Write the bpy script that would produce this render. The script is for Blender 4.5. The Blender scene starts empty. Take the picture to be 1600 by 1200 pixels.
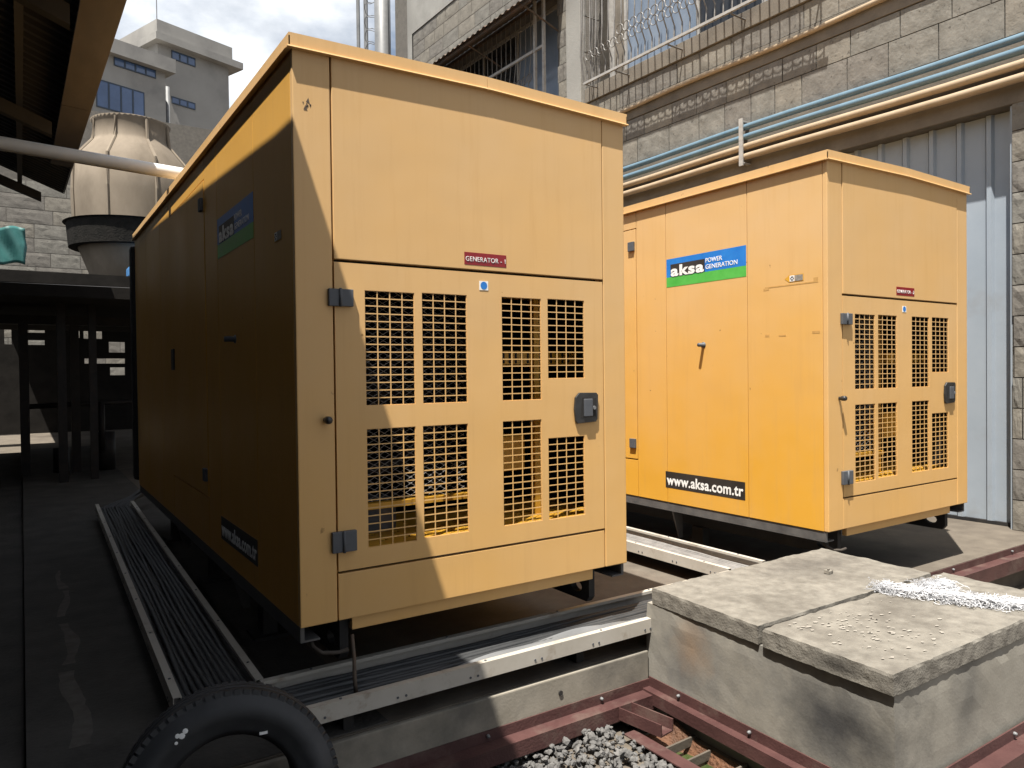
import bpy, bmesh, math, random
from mathutils import Vector, Matrix, noise
random.seed(7)
R = math.radians
scene = bpy.context.scene
COL = scene.collection

# ------------------------------------------------------------------ camera
F_PX, YAW, PITCH, ROLL = 1156.2, R(33.535), R(0.837), R(-0.668)
CAM = Vector((-0.851, -2.728, 1.333))
fwd = Vector((math.sin(YAW)*math.cos(PITCH), math.cos(YAW)*math.cos(PITCH), -math.sin(PITCH)))
r0 = Vector((math.cos(YAW), -math.sin(YAW), 0)); u0 = r0.cross(fwd)
cr = math.cos(ROLL)*r0 + math.sin(ROLL)*u0
cu = -math.sin(ROLL)*r0 + math.cos(ROLL)*u0
cd_ = bpy.data.cameras.new('camera'); cam = bpy.data.objects.new('camera', cd_); COL.objects.link(cam)
cd_.sensor_fit = 'HORIZONTAL'; cd_.sensor_width = 36; cd_.lens = F_PX/1600*36
cd_.clip_start = 0.05; cd_.clip_end = 2000
cam.matrix_world = Matrix(((cr.x, cu.x, -fwd.x, CAM.x), (cr.y, cu.y, -fwd.y, CAM.y), (cr.z, cu.z, -fwd.z, CAM.z), (0, 0, 0, 1)))
scene.camera = cam
def raydir(px, py):
    return fwd + cr*((px-800)/F_PX) + cu*((602-py)/F_PX)
def at_depth(px, py, d):
    return CAM + raydir(px, py)*d
def on_plane(px, py, n, p0):
    v = raydir(px, py); n = Vector(n)
    return CAM + v*(n.dot(Vector(p0)-CAM)/n.dot(v))

# ------------------------------------------------------------------ light
SUN = Vector((0.325, 0.215, -1.0)).normalized()      # direction the light travels
elev = math.asin(-SUN.z); azim = math.atan2(-SUN.x, -SUN.y)
w = bpy.data.worlds.new('World'); scene.world = w; w.use_nodes = True
nt = w.node_tree; nt.nodes.clear()
sky = nt.nodes.new('ShaderNodeTexSky'); sky.sky_type = 'NISHITA'; sky.sun_disc = False
sky.sun_elevation = elev; sky.sun_rotation = azim; sky.air_density = 1.2; sky.dust_density = 2.5
tc = nt.nodes.new('ShaderNodeTexCoord')
mp = nt.nodes.new('ShaderNodeMapping'); mp.inputs['Scale'].default_value = (1, 1, 1.9)
nz = nt.nodes.new('ShaderNodeTexNoise'); nz.inputs['Scale'].default_value = 2.3; nz.inputs['Detail'].default_value = 9; nz.inputs['Roughness'].default_value = .58
rp = nt.nodes.new('ShaderNodeValToRGB'); rp.color_ramp.elements[0].position = .40; rp.color_ramp.elements[1].position = .60
mx = nt.nodes.new('ShaderNodeMix'); mx.data_type = 'RGBA'
nz2 = nt.nodes.new('ShaderNodeTexNoise'); nz2.inputs['Scale'].default_value = 5.5; nz2.inputs['Detail'].default_value = 8
rp2 = nt.nodes.new('ShaderNodeValToRGB'); rp2.color_ramp.elements[0].position = .34; rp2.color_ramp.elements[1].position = .56
rp2.color_ramp.elements[0].color = (6.8, 7.2, 7.8, 1); rp2.color_ramp.elements[1].color = (11, 11.3, 11.6, 1)
bg = nt.nodes.new('ShaderNodeBackground'); bg.inputs['Strength'].default_value = .05
out = nt.nodes.new('ShaderNodeOutputWorld')
nt.links.new(tc.outputs['Generated'], mp.inputs['Vector']); nt.links.new(mp.outputs[0], nz.inputs['Vector'])
nt.links.new(nz.outputs['Fac'], rp.inputs[0]); nt.links.new(rp.outputs[0], mx.inputs['Factor'])
nt.links.new(mp.outputs[0], nz2.inputs['Vector']); nt.links.new(nz2.outputs['Fac'], rp2.inputs[0]); nt.links.new(rp2.outputs[0], mx.inputs['B']); nt.links.new(sky.outputs[0], mx.inputs['A']); nt.links.new(mx.outputs['Result'], bg.inputs[0]); nt.links.new(bg.outputs[0], out.inputs[0])
sl = bpy.data.lights.new('sun', 'SUN'); sl.energy = 5.0; sl.angle = R(.55); sl.color = (1, .95, .87)
so = bpy.data.objects.new('sun', sl); COL.objects.link(so); so.rotation_euler = SUN.to_track_quat('-Z', 'Y').to_euler(); so.location = (-6, -4, 20)
vs = scene.view_settings; vs.view_transform = 'Standard'; vs.look = 'None'; vs.exposure = 1.2; vs.gamma = 1; vs.use_curve_mapping = False

# ------------------------------------------------------------------ materials
def srgb(r, g, b):
    f = lambda c: (c/255/12.92) if c/255 <= .04045 else ((c/255+.055)/1.055)**2.4
    return (f(r), f(g), f(b), 1)
MATS = {}
def mat(name, c1, c2=None, scale=6, rough=.7, metal=0, bump=.0, bscale=40, detail=6, stain=None, sscale=1.2, slo=.5, shi=.7, stretch=(1, 1, 1), spec=.5, world=False, rough_var=.12, samt=.7):
    """two-tone noise base, an optional second stain colour with its own large patches, fine bump"""
    m = bpy.data.materials.new(name); m.use_nodes = True; t = m.node_tree; b = t.nodes['Principled BSDF']
    N = t.nodes.new; L = t.links.new
    co = N('ShaderNodeNewGeometry').outputs['Position'] if world else N('ShaderNodeTexCoord').outputs['Object']
    mpn = N('ShaderNodeMapping'); mpn.inputs['Scale'].default_value = stretch; L(co, mpn.inputs[0]); co = mpn.outputs[0]
    n1 = N('ShaderNodeTexNoise'); n1.inputs['Scale'].default_value = scale; n1.inputs['Detail'].default_value = detail; n1.inputs['Roughness'].default_value = .62; L(co, n1.inputs['Vector'])
    r1 = N('ShaderNodeValToRGB'); r1.color_ramp.elements[0].position = .3; r1.color_ramp.elements[1].position = .7
    r1.color_ramp.elements[0].color = c1; r1.color_ramp.elements[1].color = c2 or c1; L(n1.outputs['Fac'], r1.inputs[0])
    colr = r1.outputs[0]
    if stain:
        n2 = N('ShaderNodeTexNoise'); n2.inputs['Scale'].default_value = sscale; n2.inputs['Detail'].default_value = 7; n2.inputs['Roughness'].default_value = .65; L(co, n2.inputs['Vector'])
        r2 = N('ShaderNodeMapRange'); r2.inputs['From Min'].default_value = slo; r2.inputs['From Max'].default_value = shi; r2.inputs['To Max'].default_value = samt; L(n2.outputs['Fac'], r2.inputs[0])
        mxx = N('ShaderNodeMix'); mxx.data_type = 'RGBA'; mxx.inputs['B'].default_value = stain
        L(r2.outputs[0], mxx.inputs['Factor']); L(colr, mxx.inputs['A']); colr = mxx.outputs['Result']
    L(colr, b.inputs['Base Color'])
    rr = N('ShaderNodeMapRange'); rr.inputs['To Min'].default_value = max(0.02, rough-rough_var); rr.inputs['To Max'].default_value = min(1, rough+rough_var); L(n1.outputs['Fac'], rr.inputs[0]); L(rr.outputs[0], b.inputs['Roughness'])
    b.inputs['Metallic'].default_value = metal; b.inputs['Specular IOR Level'].default_value = spec
    if bump:
        n3 = N('ShaderNodeTexNoise'); n3.inputs['Scale'].default_value = bscale; n3.inputs['Detail'].default_value = 5; L(co, n3.inputs['Vector'])
        bp = N('ShaderNodeBump'); bp.inputs['Strength'].default_value = bump; bp.inputs['Distance'].default_value = .02; L(n3.outputs['Fac'], bp.inputs['Height']); L(bp.outputs[0], b.inputs['Normal'])
    MATS[name] = m; return m
def patch(m, centre, radius, colour, amount=.8, seed=0.0):
    """a soot or rust stain with its own place and ragged outline on an existing material"""
    t = m.node_tree; b = t.nodes['Principled BSDF']; N = t.nodes.new; L = t.links.new
    old = b.inputs['Base Color'].links[0].from_socket; pos = N('ShaderNodeNewGeometry').outputs['Position']
    d = N('ShaderNodeVectorMath'); d.operation = 'SUBTRACT'; d.inputs[1].default_value = centre; L(pos, d.inputs[0])
    q = N('ShaderNodeVectorMath'); q.operation = 'DIVIDE'; q.inputs[1].default_value = radius; L(d.outputs[0], q.inputs[0])
    l = N('ShaderNodeVectorMath'); l.operation = 'LENGTH'; L(q.outputs[0], l.inputs[0])
    n = N('ShaderNodeTexNoise'); n.inputs['Scale'].default_value = 6; n.inputs['Detail'].default_value = 8; n.inputs['Roughness'].default_value = .65; L(pos, n.inputs['Vector'])
    a = N('ShaderNodeMath'); a.operation = 'MULTIPLY_ADD'; a.inputs[1].default_value = 1.5; L(n.outputs['Fac'], a.inputs[0]); L(l.outputs['Value'], a.inputs[2])
    r = N('ShaderNodeMapRange'); r.inputs['From Min'].default_value = .8; r.inputs['From Max'].default_value = 1.7; r.inputs['To Min'].default_value = amount; r.inputs['To Max'].default_value = 0; L(a.outputs[0], r.inputs[0])
    mx_ = N('ShaderNodeMix'); mx_.data_type = 'RGBA'; mx_.inputs['B'].default_value = colour; L(r.outputs[0], mx_.inputs['Factor']); L(old, mx_.inputs['A']); L(mx_.outputs['Result'], b.inputs['Base Color'])
def lin(v, k=(1, 1, 1)): return (v*k[0], v*k[1], v*k[2], 1)

def paint_material(name, faded, fresh, dirt, lo=.1, hi=.85):
    """sun bleached machine paint: chalky patches, thin vertical run-off streaks, small rust specks"""
    m = bpy.data.materials.new(name); m.use_nodes = True; t = m.node_tree; b = t.nodes['Principled BSDF']
    N = t.nodes.new; L = t.links.new
    co = N('ShaderNodeTexCoord').outputs['Object']
    n1 = N('ShaderNodeTexNoise'); n1.inputs['Scale'].default_value = 1.6; n1.inputs['Detail'].default_value = 8; n1.inputs['Roughness'].default_value = .6; L(co, n1.inputs['Vector'])
    sx = N('ShaderNodeSeparateXYZ'); L(co, sx.inputs[0])
    # paler towards the top, more saturated towards the bottom
    g = N('ShaderNodeMapRange'); g.inputs['From Min'].default_value = .5; g.inputs['From Max'].default_value = 2.3; g.inputs['To Min'].default_value = lo; g.inputs['To Max'].default_value = hi; L(sx.outputs['Z'], g.inputs[0])
    ad = N('ShaderNodeMath'); ad.operation = 'MULTIPLY_ADD'; ad.inputs[1].default_value = .7; L(n1.outputs['Fac'], ad.inputs[0])
    sb = N('ShaderNodeMath'); sb.operation = 'SUBTRACT'; sb.inputs[1].default_value = .35; L(g.outputs[0], sb.inputs[0]); L(sb.outputs[0], ad.inputs[2])
    m1 = N('ShaderNodeMix'); m1.data_type = 'RGBA'; m1.inputs['A'].default_value = fresh; m1.inputs['B'].default_value = faded; L(ad.outputs[0], m1.inputs['Factor'])
    mp_ = N('ShaderNodeMapping'); mp_.inputs['Scale'].default_value = (9, 9, .55); L(co, mp_.inputs[0])
    n2 = N('ShaderNodeTexNoise'); n2.inputs['Scale'].default_value = 2.0; n2.inputs['Detail'].default_value = 6; n2.inputs['Roughness'].default_value = .7; L(mp_.outputs[0], n2.inputs['Vector'])
    r2 = N('ShaderNodeMapRange'); r2.inputs['From Min'].default_value = .52; r2.inputs['From Max'].default_value = .8; r2.inputs['To Max'].default_value = .42; L(n2.outputs['Fac'], r2.inputs[0])
    m2 = N('ShaderNodeMix'); m2.data_type = 'RGBA'; m2.inputs['B'].default_value = dirt; L(r2.outputs[0], m2.inputs['Factor']); L(m1.outputs['Result'], m2.inputs['A'])
    n3 = N('ShaderNodeTexNoise'); n3.inputs['Scale'].default_value = 17; n3.inputs['Detail'].default_value = 3; L(co, n3.inputs['Vector'])
    r3 = N('ShaderNodeMapRange'); r3.inputs['From Min'].default_value = .735; r3.inputs['From Max'].default_value = .77; r3.inputs['To Max'].default_value = .75; L(n3.outputs['Fac'], r3.inputs[0])
    m3 = N('ShaderNodeMix'); m3.data_type = 'RGBA'; m3.inputs['B'].default_value = (.2, .11, .035, 1); L(r3.outputs[0], m3.inputs['Factor']); L(m2.outputs['Result'], m3.inputs['A'])
    L(m3.outputs['Result'], b.inputs['Base Color'])
    rr = N('ShaderNodeMapRange'); rr.inputs['To Min'].default_value = .3; rr.inputs['To Max'].default_value = .58; L(n1.outputs['Fac'], rr.inputs[0]); L(rr.outputs[0], b.inputs['Roughness'])
    n4 = N('ShaderNodeTexNoise'); n4.inputs['Scale'].default_value = 2.2; n4.inputs['Detail'].default_value = 2; L(co, n4.inputs['Vector'])
    bp = N('ShaderNodeBump'); bp.inputs['Strength'].default_value = .12; bp.inputs['Distance'].default_value = .04; L(n4.outputs['Fac'], bp.inputs['Height']); L(bp.outputs[0], b.inputs['Normal'])
    b.inputs['Specular IOR Level'].default_value = .35
    MATS[name] = m; return m

PAINT = paint_material('faded_orange_paint', (.595, .39, .19, 1), (.615, .325, .06, 1), (.5, .29, .10, 1), .55, .85)
PAINTS = paint_material('side_orange_paint', (.59, .39, .195, 1), (.615, .32, .04, 1), (.5, .29, .10, 1), .0, .85)
EDGE = mat('orange_paint_edge', (.55, .27, .045, 1), (.6, .31, .07, 1), rough=.5)
INPAINT = mat('inner_yellow_paint', (.62, .33, .03, 1), (.55, .28, .03, 1), rough=.5)
LINER = mat('black_acoustic_liner', (.012, .011, .010, 1), (.02, .018, .016, 1), rough=.95)
DARKSTEEL = mat('black_painted_steel', (.014, .014, .015, 1), (.026, .025, .025, 1), scale=9, rough=.6, spec=.25, stain=(.06, .05, .04, 1), sscale=4, slo=.55, shi=.75, samt=.4)
RAILGREY = mat('dusty_grey_rail_paint', (.055, .054, .055, 1), (.11, .105, .10, 1), scale=8, rough=.6)
HINGE = mat('dark_grey_plastic', (.055, .062, .075, 1), (.085, .09, .10, 1), scale=14, rough=.6)
BLACKPL = mat('black_plastic', (.016, .016, .016, 1), (.03, .03, .03, 1), scale=20, rough=.38)
MESHWIRE = mat('dusty_wire', (.22, .21, .20, 1), (.30, .29, .28, 1), rough=.6, metal=.3)
RED_SIGN = mat('red_sign_plastic', srgb(122, 14, 22), srgb(132, 20, 28), rough=.4)
WHITE_INK = mat('white_ink', (.8, .8, .78, 1), (.72, .72, .70, 1), rough=.5)
BLUE_INK = mat('blue_sticker_ink', srgb(22, 104, 186), srgb(38, 122, 200), scale=9, rough=.42)
GREEN_INK = mat('green_sticker_ink', srgb(66, 158, 62), srgb(86, 176, 78), scale=9, rough=.42)
BLACK_INK = mat('black_sticker_ink', (.02, .018, .016, 1), (.035, .03, .026, 1), rough=.5)
TAPE = mat('old_tape_residue', (.40, .22, .06, 1), (.5, .29, .09, 1), scale=30, rough=.7)
GREY_INK = mat('grey_label_ink', (.16, .15, .13, 1), (.3, .28, .25, 1), scale=60, rough=.5)
CONC = mat('platform_concrete', (.095, .08, .065, 1), (.145, .125, .10, 1), scale=5, rough=.92, bump=.12, bscale=90, stain=(.06, .05, .04, 1), sscale=.9, slo=.46, shi=.66, world=True, spec=.2)
PATH = mat('oil_stained_concrete', (.05, .047, .043, 1), (.085, .08, .072, 1), scale=4, rough=.8, bump=.3, bscale=50, stain=(.12, .11, .10, 1), sscale=.8, slo=.55, shi=.7, world=True, spec=.08)
KERBC = mat('kerb_concrete', (.20, .18, .145, 1), (.28, .255, .21, 1), scale=7, rough=.9, bump=.06, bscale=90, stain=(.10, .095, .085, 1), sscale=2.2, slo=.5, shi=.68, world=True, spec=.2)
BOXC = mat('chamber_concrete', (.20, .186, .158, 1), (.275, .258, .222, 1), scale=4, rough=.88, bump=.06, bscale=90, stain=(.10, .10, .10, 1), sscale=1.7, slo=.5, shi=.7, world=True, spec=.2)
SLABC = mat('cast_slab_concrete', (.125, .115, .099, 1), (.215, .2, .172, 1), scale=16, detail=10, rough=.93, bump=.2, bscale=110, stain=(.09, .081, .069, 1), sscale=2.6, slo=.5, shi=.66, world=True, spec=.15)
REDST = mat('red_oxide_steel', (.048, .019, .018, 1), (.080, .034, .030, 1), scale=6, rough=.6, stain=(.12, .085, .07, 1), sscale=5, slo=.52, shi=.7, bump=.15, bscale=90)
GROUND = mat('dusty_ground', (.09, .077, .062, 1), (.14, .12, .095, 1), scale=3, rough=.95, bump=.4, bscale=40, stain=(.1, .085, .07, 1), sscale=1.1, world=True, spec=.2)
GRAVEL = mat('grey_crushed_stone', (.075, .074, .073, 1), (.16, .155, .148, 1), scale=12, rough=.9, bump=.2, bscale=120, spec=.2)
MUD = mat('orange_mud', (.075, .032, .016, 1), (.15, .065, .028, 1), scale=10, rough=.75, bump=.9, bscale=60, stain=(.06, .035, .02, 1), sscale=6)
WATER = mat('green_standing_water', (.03, .045, .015, 1), (.045, .06, .02, 1), rough=.08, rough_var=.04)
TRAYP = mat('cream_tray_paint', (.36, .33, .28, 1), (.45, .42, .37, 1), scale=5, rough=.5, stain=(.2, .15, .10, 1), sscale=9, slo=.56, shi=.72, world=True)
CABLE = mat('black_cable_sheath', (.02, .021, .022, 1), (.045, .046, .047, 1), scale=6, rough=.55, stretch=(1, 1, 1), world=True)
DUSTYCABLE = mat('dusty_cable_sheath', (.12, .115, .11, 1), (.2, .19, .18, 1), scale=12, rough=.7, world=True)
RUBBER = mat('black_rubber', (.018, .019, .021, 1), (.035, .036, .038, 1), scale=10, rough=.6, stain=(.07, .07, .075, 1), sscale=4, slo=.5, shi=.75)
COTTON = mat('white_cotton_waste', (.38, .39, .41, 1), (.52, .52, .53, 1), rough=.95)
STONE = [mat('machine_cut_stone_%s' % n, a, b, scale=7, rough=.95, bump=.22, bscale=34, stain=s, sscale=24, slo=.60, shi=.67, world=True, spec=.15) for n, a, b, s in (
    ('grey', (.135, .128, .113, 1), (.215, .205, .182, 1), (.05, .045, .04, 1)),
    ('buff', (.15, .138, .118, 1), (.235, .217, .185, 1), (.055, .049, .042, 1)),
    ('brown', (.125, .116, .104, 1), (.195, .182, .162, 1), (.045, .041, .037, 1)))]
MORTAR = mat('wall_mortar', (.085, .078, .068, 1), (.13, .118, .102, 1), scale=10, rough=.95, bump=.4, bscale=60, world=True)
RENDER_ = mat('smooth_render_band', (.125, .108, .087, 1), (.18, .157, .127, 1), scale=3, rough=.92, bump=.15, bscale=60, stain=(.08, .07, .056, 1), sscale=2, world=True)
PLASTER = mat('grey_plaster', (.22, .213, .195, 1), (.30, .292, .27, 1), scale=3, rough=.92, bump=.2, bscale=50, stain=(.17, .16, .145, 1), sscale=1.5, world=True)
SHEET = mat('pale_blue_grey_sheet', (.265, .305, .35, 1), (.305, .345, .39, 1), scale=2, rough=.42, stain=(.24, .25, .26, 1), sscale=3, slo=.55, shi=.8, spec=.4)
BLUEPIPE = mat('blue_pipe_paint', (.085, .15, .205, 1), (.12, .19, .245, 1), scale=6, rough=.45, world=True)
BEIGEPIPE = mat('beige_pipe_paint', (.30, .225, .145, 1), (.36, .28, .19, 1), scale=6, rough=.5, world=True)
WHITEMETAL = mat('weathered_white_metal', (.27, .26, .245, 1), (.37, .36, .34, 1), scale=12, rough=.6, stain=(.16, .10, .06, 1), sscale=20, slo=.58, shi=.7)
GRILLE = mat('grey_wrought_iron', (.10, .095, .09, 1), (.17, .16, .15, 1), scale=14, rough=.55, stain=(.09, .06, .04, 1), sscale=18, slo=.55, shi=.7)
GLASS = mat('curtained_blue_glass', (.13, .17, .23, 1), (.20, .24, .30, 1), scale=3, rough=.12, stretch=(1, 6, .3), rough_var=.05)
DARKGLASS = mat('dark_window_glass', (.02, .022, .025, 1), (.035, .037, .04, 1), rough=.1, rough_var=.04)
BLUEGLASS = mat('tinted_blue_glass', (.04, .075, .16, 1), (.07, .12, .24, 1), scale=.6, rough=.12, rough_var=.05)
BLUEFRAME = mat('dark_blue_window_frame', (.02, .035, .06, 1), rough=.5)
AWN = mat('rusty_awning_sheet', (.055, .04, .03, 1), (.10, .075, .055, 1), scale=5, rough=.8, stain=(.16, .08, .04, 1), sscale=4)
FRP = mat('dirty_cream_fibreglass', (.17, .14, .105, 1), (.24, .20, .155, 1), scale=2, rough=.85, spec=.2, stain=(.11, .09, .068, 1), sscale=1.5, slo=.48, shi=.7, stretch=(1, 1, .5), samt=.55)
BASIN = mat('black_mossy_basin', (.010, .010, .009, 1), (.022, .02, .018, 1), scale=6, rough=.9, spec=.1, bump=.6, bscale=30)
FARCONC = mat('far_grey_concrete', (.23, .22, .205, 1), (.29, .28, .26, 1), scale=.35, rough=.9, stain=(.14, .135, .13, 1), sscale=.25, bump=.1, bscale=4)
SHEDROOF = mat('dark_shed_sheet', (.022, .02, .018, 1), (.04, .036, .031, 1), scale=3, rough=.85)  # base colour made very dark so the shed interior stays dim
TIMBER = mat('brown_eave_board', (.05, .041, .033, 1), (.08, .066, .053, 1), scale=3, rough=.85, stretch=(4, 1, 4), stain=(.06, .045, .033, 1), sscale=2)
SHEDWALL = mat('dark_block_wall', (.012, .011, .01, 1), (.022, .02, .018, 1), scale=3, rough=.95, bump=.1, bscale=20, world=True, spec=.08)  # shade under the shed and deck is put into this near-black colour
PVC = mat('white_pvc', (.62, .61, .58, 1), (.7, .69, .66, 1), scale=4, rough=.4)
GALV = mat('galvanised_grey', (.12, .123, .126, 1), (.19, .193, .196, 1), scale=3, rough=.5, metal=.1)
TEAL = mat('teal_tarpaulin', (.02, .10, .095, 1), (.04, .16, .15, 1), scale=5, rough=.6)
BLUETANK = mat('blue_plastic', (.05, .18, .42, 1), (.08, .24, .5, 1), rough=.4)

# ------------------------------------------------------------------ helpers
class MB:
    def __init__(s): s.v = []; s.f = []
    def add(s, vs, fs):
        o = len(s.v); s.v += [tuple(v) for v in vs]; s.f += [tuple(i+o for i in f) for f in fs]; return s
    def box(s, x0, x1, y0, y1, z0, z1):
        return s.add([(x0, y0, z0), (x1, y0, z0), (x1, y1, z0), (x0, y1, z0), (x0, y0, z1), (x1, y0, z1), (x1, y1, z1), (x0, y1, z1)],
                     [(0, 3, 2, 1), (4, 5, 6, 7), (0, 1, 5, 4), (1, 2, 6, 5), (2, 3, 7, 6), (3, 0, 4, 7)])
    def hexa(s, p):     # eight points, lower ring then upper ring
        return s.add(p, [(0, 3, 2, 1), (4, 5, 6, 7), (0, 1, 5, 4), (1, 2, 6, 5), (2, 3, 7, 6), (3, 0, 4, 7)])
    def prism(s, poly, y0, y1):     # poly in x,z extruded along y
        n = len(poly)
        vs = [(x, y0, z) for x, z in poly] + [(x, y1, z) for x, z in poly]
        return s.add(vs, [tuple(range(n)), tuple(range(2*n-1, n-1, -1))] + [(i, n+i, n+(i+1) % n, (i+1) % n) for i in range(n)])
    def tube(s, path, r, n=8, caps=True, r_end=None):
        P = [Vector(p) for p in path]; rings = []
        ref = Vector((0, 0, 1))
        for i, p in enumerate(P):
            t = (P[min(i+1, len(P)-1)] - P[max(i-1, 0)]).normalized()
            a = ref if abs(t.dot(ref)) < .95 else Vector((1, 0, 0))
            x = t.cross(a).normalized(); y = x.cross(t)
            rr = r if r_end is None else r + (r_end-r)*i/max(1, len(P)-1)
            rings.append([p + x*math.cos(2*math.pi*k/n)*rr + y*math.sin(2*math.pi*k/n)*rr for k in range(n)])
        vs = [q for g in rings for q in g]; fs = []
        for i in range(len(P)-1):
            for k in range(n):
                fs.append((i*n+k, i*n+(k+1) % n, (i+1)*n+(k+1) % n, (i+1)*n+k))
        if caps: fs += [tuple(range(n-1, -1, -1)), tuple(range((len(P)-1)*n, len(P)*n))]
        return s.add(vs, fs)
    def ring(s, c, r, tr, axu, axv, n=12, m=4):
        c = Vector(c); axu = Vector(axu); axv = Vector(axv); w_ = axu.cross(axv); vs = []; fs = []
        for i in range(n):
            a = 2*math.pi*i/n; d = axu*math.cos(a) + axv*math.sin(a)
            for k in range(m):
                b = 2*math.pi*k/m; vs.append(c + d*(r + tr*math.cos(b)) + w_*tr*math.sin(b))
        for i in range(n):
            for k in range(m): fs.append((i*m+k, ((i+1) % n)*m+k, ((i+1) % n)*m+(k+1) % m, i*m+(k+1) % m))
        return s.add(vs, fs)
    def lathe(s, prof, n=32, c=(0, 0, 0), close=False):
        vs = []; fs = []
        for r, z in prof:
            for k in range(n): vs.append((c[0]+r*math.cos(2*math.pi*k/n), c[1]+r*math.sin(2*math.pi*k/n), c[2]+z))
        for i in range(len(prof)-1):
            for k in range(n): fs.append((i*n+k, i*n+(k+1) % n, (i+1)*n+(k+1) % n, (i+1)*n+k))
        if close: 
            i = len(prof)-1
            for k in range(n): fs.append((i*n+k, i*n+(k+1) % n, (k+1) % n, k))
        return s.add(vs, fs)
    def plate(s, x0, x1, z0, z1, y0, y1, holes=()):   # sheet in the xz plane, thick y0..y1, rectangular holes
        xs = sorted({x0, x1, *[h[0] for h in holes], *[h[1] for h in holes]}); zs = sorted({z0, z1, *[h[2] for h in holes], *[h[3] for h in holes]})
        hole = lambda x, z: any(h[0] < x < h[1] and h[2] < z < h[3] for h in holes)
        idx = {}
        def V(i, j, k):
            key = (i, j, k)
            if key not in idx: idx[key] = len(s.v); s.v.append((xs[i], (y0, y1)[k], zs[j]))
            return idx[key]
        nx, nzz = len(xs)-1, len(zs)-1
        full = [[not hole((xs[i]+xs[i+1])/2, (zs[j]+zs[j+1])/2) for j in range(nzz)] for i in range(nx)]
        g = lambda i, j: 0 <= i < nx and 0 <= j < nzz and full[i][j]
        for i in range(nx):
            for j in range(nzz):
                if not full[i][j]: continue
                s.f.append((V(i, j, 0), V(i+1, j, 0), V(i+1, j+1, 0), V(i, j+1, 0)))
                s.f.append((V(i, j+1, 1), V(i+1, j+1, 1), V(i+1, j, 1), V(i, j, 1)))
                if not g(i-1, j): s.f.append((V(i, j, 1), V(i, j, 0), V(i, j+1, 0), V(i, j+1, 1)))
                if not g(i+1, j): s.f.append((V(i+1, j, 0), V(i+1, j, 1), V(i+1, j+1, 1), V(i+1, j+1, 0)))
                if not g(i, j-1): s.f.append((V(i, j, 1), V(i+1, j, 1), V(i+1, j, 0), V(i, j, 0)))
                if not g(i, j+1): s.f.append((V(i, j+1, 0), V(i+1, j+1, 0), V(i+1, j+1, 1), V(i, j+1, 1)))
        return s
    def mesh(s, name, m, smooth=False, bevel=0):
        me = bpy.data.meshes.new(name); me.from_pydata(s.v, [], s.f)
        if bevel:
            bm = bmesh.new(); bm.from_mesh(me)
            bmesh.ops.bevel(bm, geom=bm.edges[:], offset=bevel, segments=2, profile=.6, affect='EDGES', clamp_overlap=True)
            bm.to_mesh(me); bm.free()
        me.materials.append(m)
        if smooth:
            me.polygons.foreach_set('use_smooth', [True]*len(me.polygons))
        me.update(); return me
    def build(s, name, m, parent=None, smooth=False, bevel=0, loc=None):
        o = bpy.data.objects.new(name, s.mesh(name, m, smooth, bevel)); COL.objects.link(o)
        if parent: o.parent = parent
        if loc is not None: o.location = loc
        return o
def empty(name, loc=(0, 0, 0), rz=0):
    o = bpy.data.objects.new(name, None); COL.objects.link(o); o.location = loc; o.rotation_euler = (0, 0, rz); o.empty_display_size = .2; return o
def tag(o, label=None, cat=None, group=None, kind=None):
    if label: o['label'] = label
    if cat: o['category'] = cat
    if group: o['group'] = group
    if kind: o['kind'] = kind
    return o
def copy_tree(o, parent=None):
    c = o.copy(); COL.objects.link(c); c.parent = parent
    for ch in list(o.children): copy_tree(ch, c)
    return c
def inst(name, me, parent, loc=(0, 0, 0), rot=(0, 0, 0), scale=(1, 1, 1)):
    o = bpy.data.objects.new(name, me); COL.objects.link(o); o.parent = parent; o.location = loc; o.rotation_euler = rot; o.scale = scale; return o
def text_mesh(name, body, size, m, bold=0, sx=1.0, spacing=1.0, serif=0):
    cu_ = bpy.data.curves.new(name, 'FONT'); cu_.body = body; cu_.size = size; cu_.offset = bold; cu_.extrude = .0006; cu_.space_character = spacing; cu_.resolution_u = 4
    o = bpy.data.objects.new(name, cu_); COL.objects.link(o)
    dg = bpy.context.evaluated_depsgraph_get(); dg.update()
    me = bpy.data.meshes.new_from_object(o.evaluated_get(dg)); bpy.data.objects.remove(o); bpy.data.curves.remove(cu_)
    me.name = name; me.materials.clear(); me.materials.append(m)
    xs = [v.co.x for v in me.vertices]; ys = [v.co.y for v in me.vertices]
    return me, min(xs), max(xs), min(ys), max(ys)
def put_text(name, body, m, parent, box, plane, bold=0, spacing=1.0):
    """fit body into box=(a0,a1,z0,z1) on plane ('front', y) or ('left', x)"""
    me, x0, x1, y0, y1 = text_mesh(name, body, 1.0, m, bold, spacing=spacing)
    a0, a1, z0, z1 = box; sx = (a1-a0)/(x1-x0); sz = (z1-z0)/(y1-y0)
    for v in me.vertices:
        x = (v.co.x-x0)*sx; z = (v.co.y-y0)*sz + z0; t = v.co.z
        if plane[0] == 'front': v.co = (a0+x, plane[1]-t, z)
        else: v.co = (plane[1]-t, a1-x, z)       # on the -x face the text starts at the far end
    o = bpy.data.objects.new(name, me); COL.objects.link(o); o.parent = parent; return o

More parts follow.
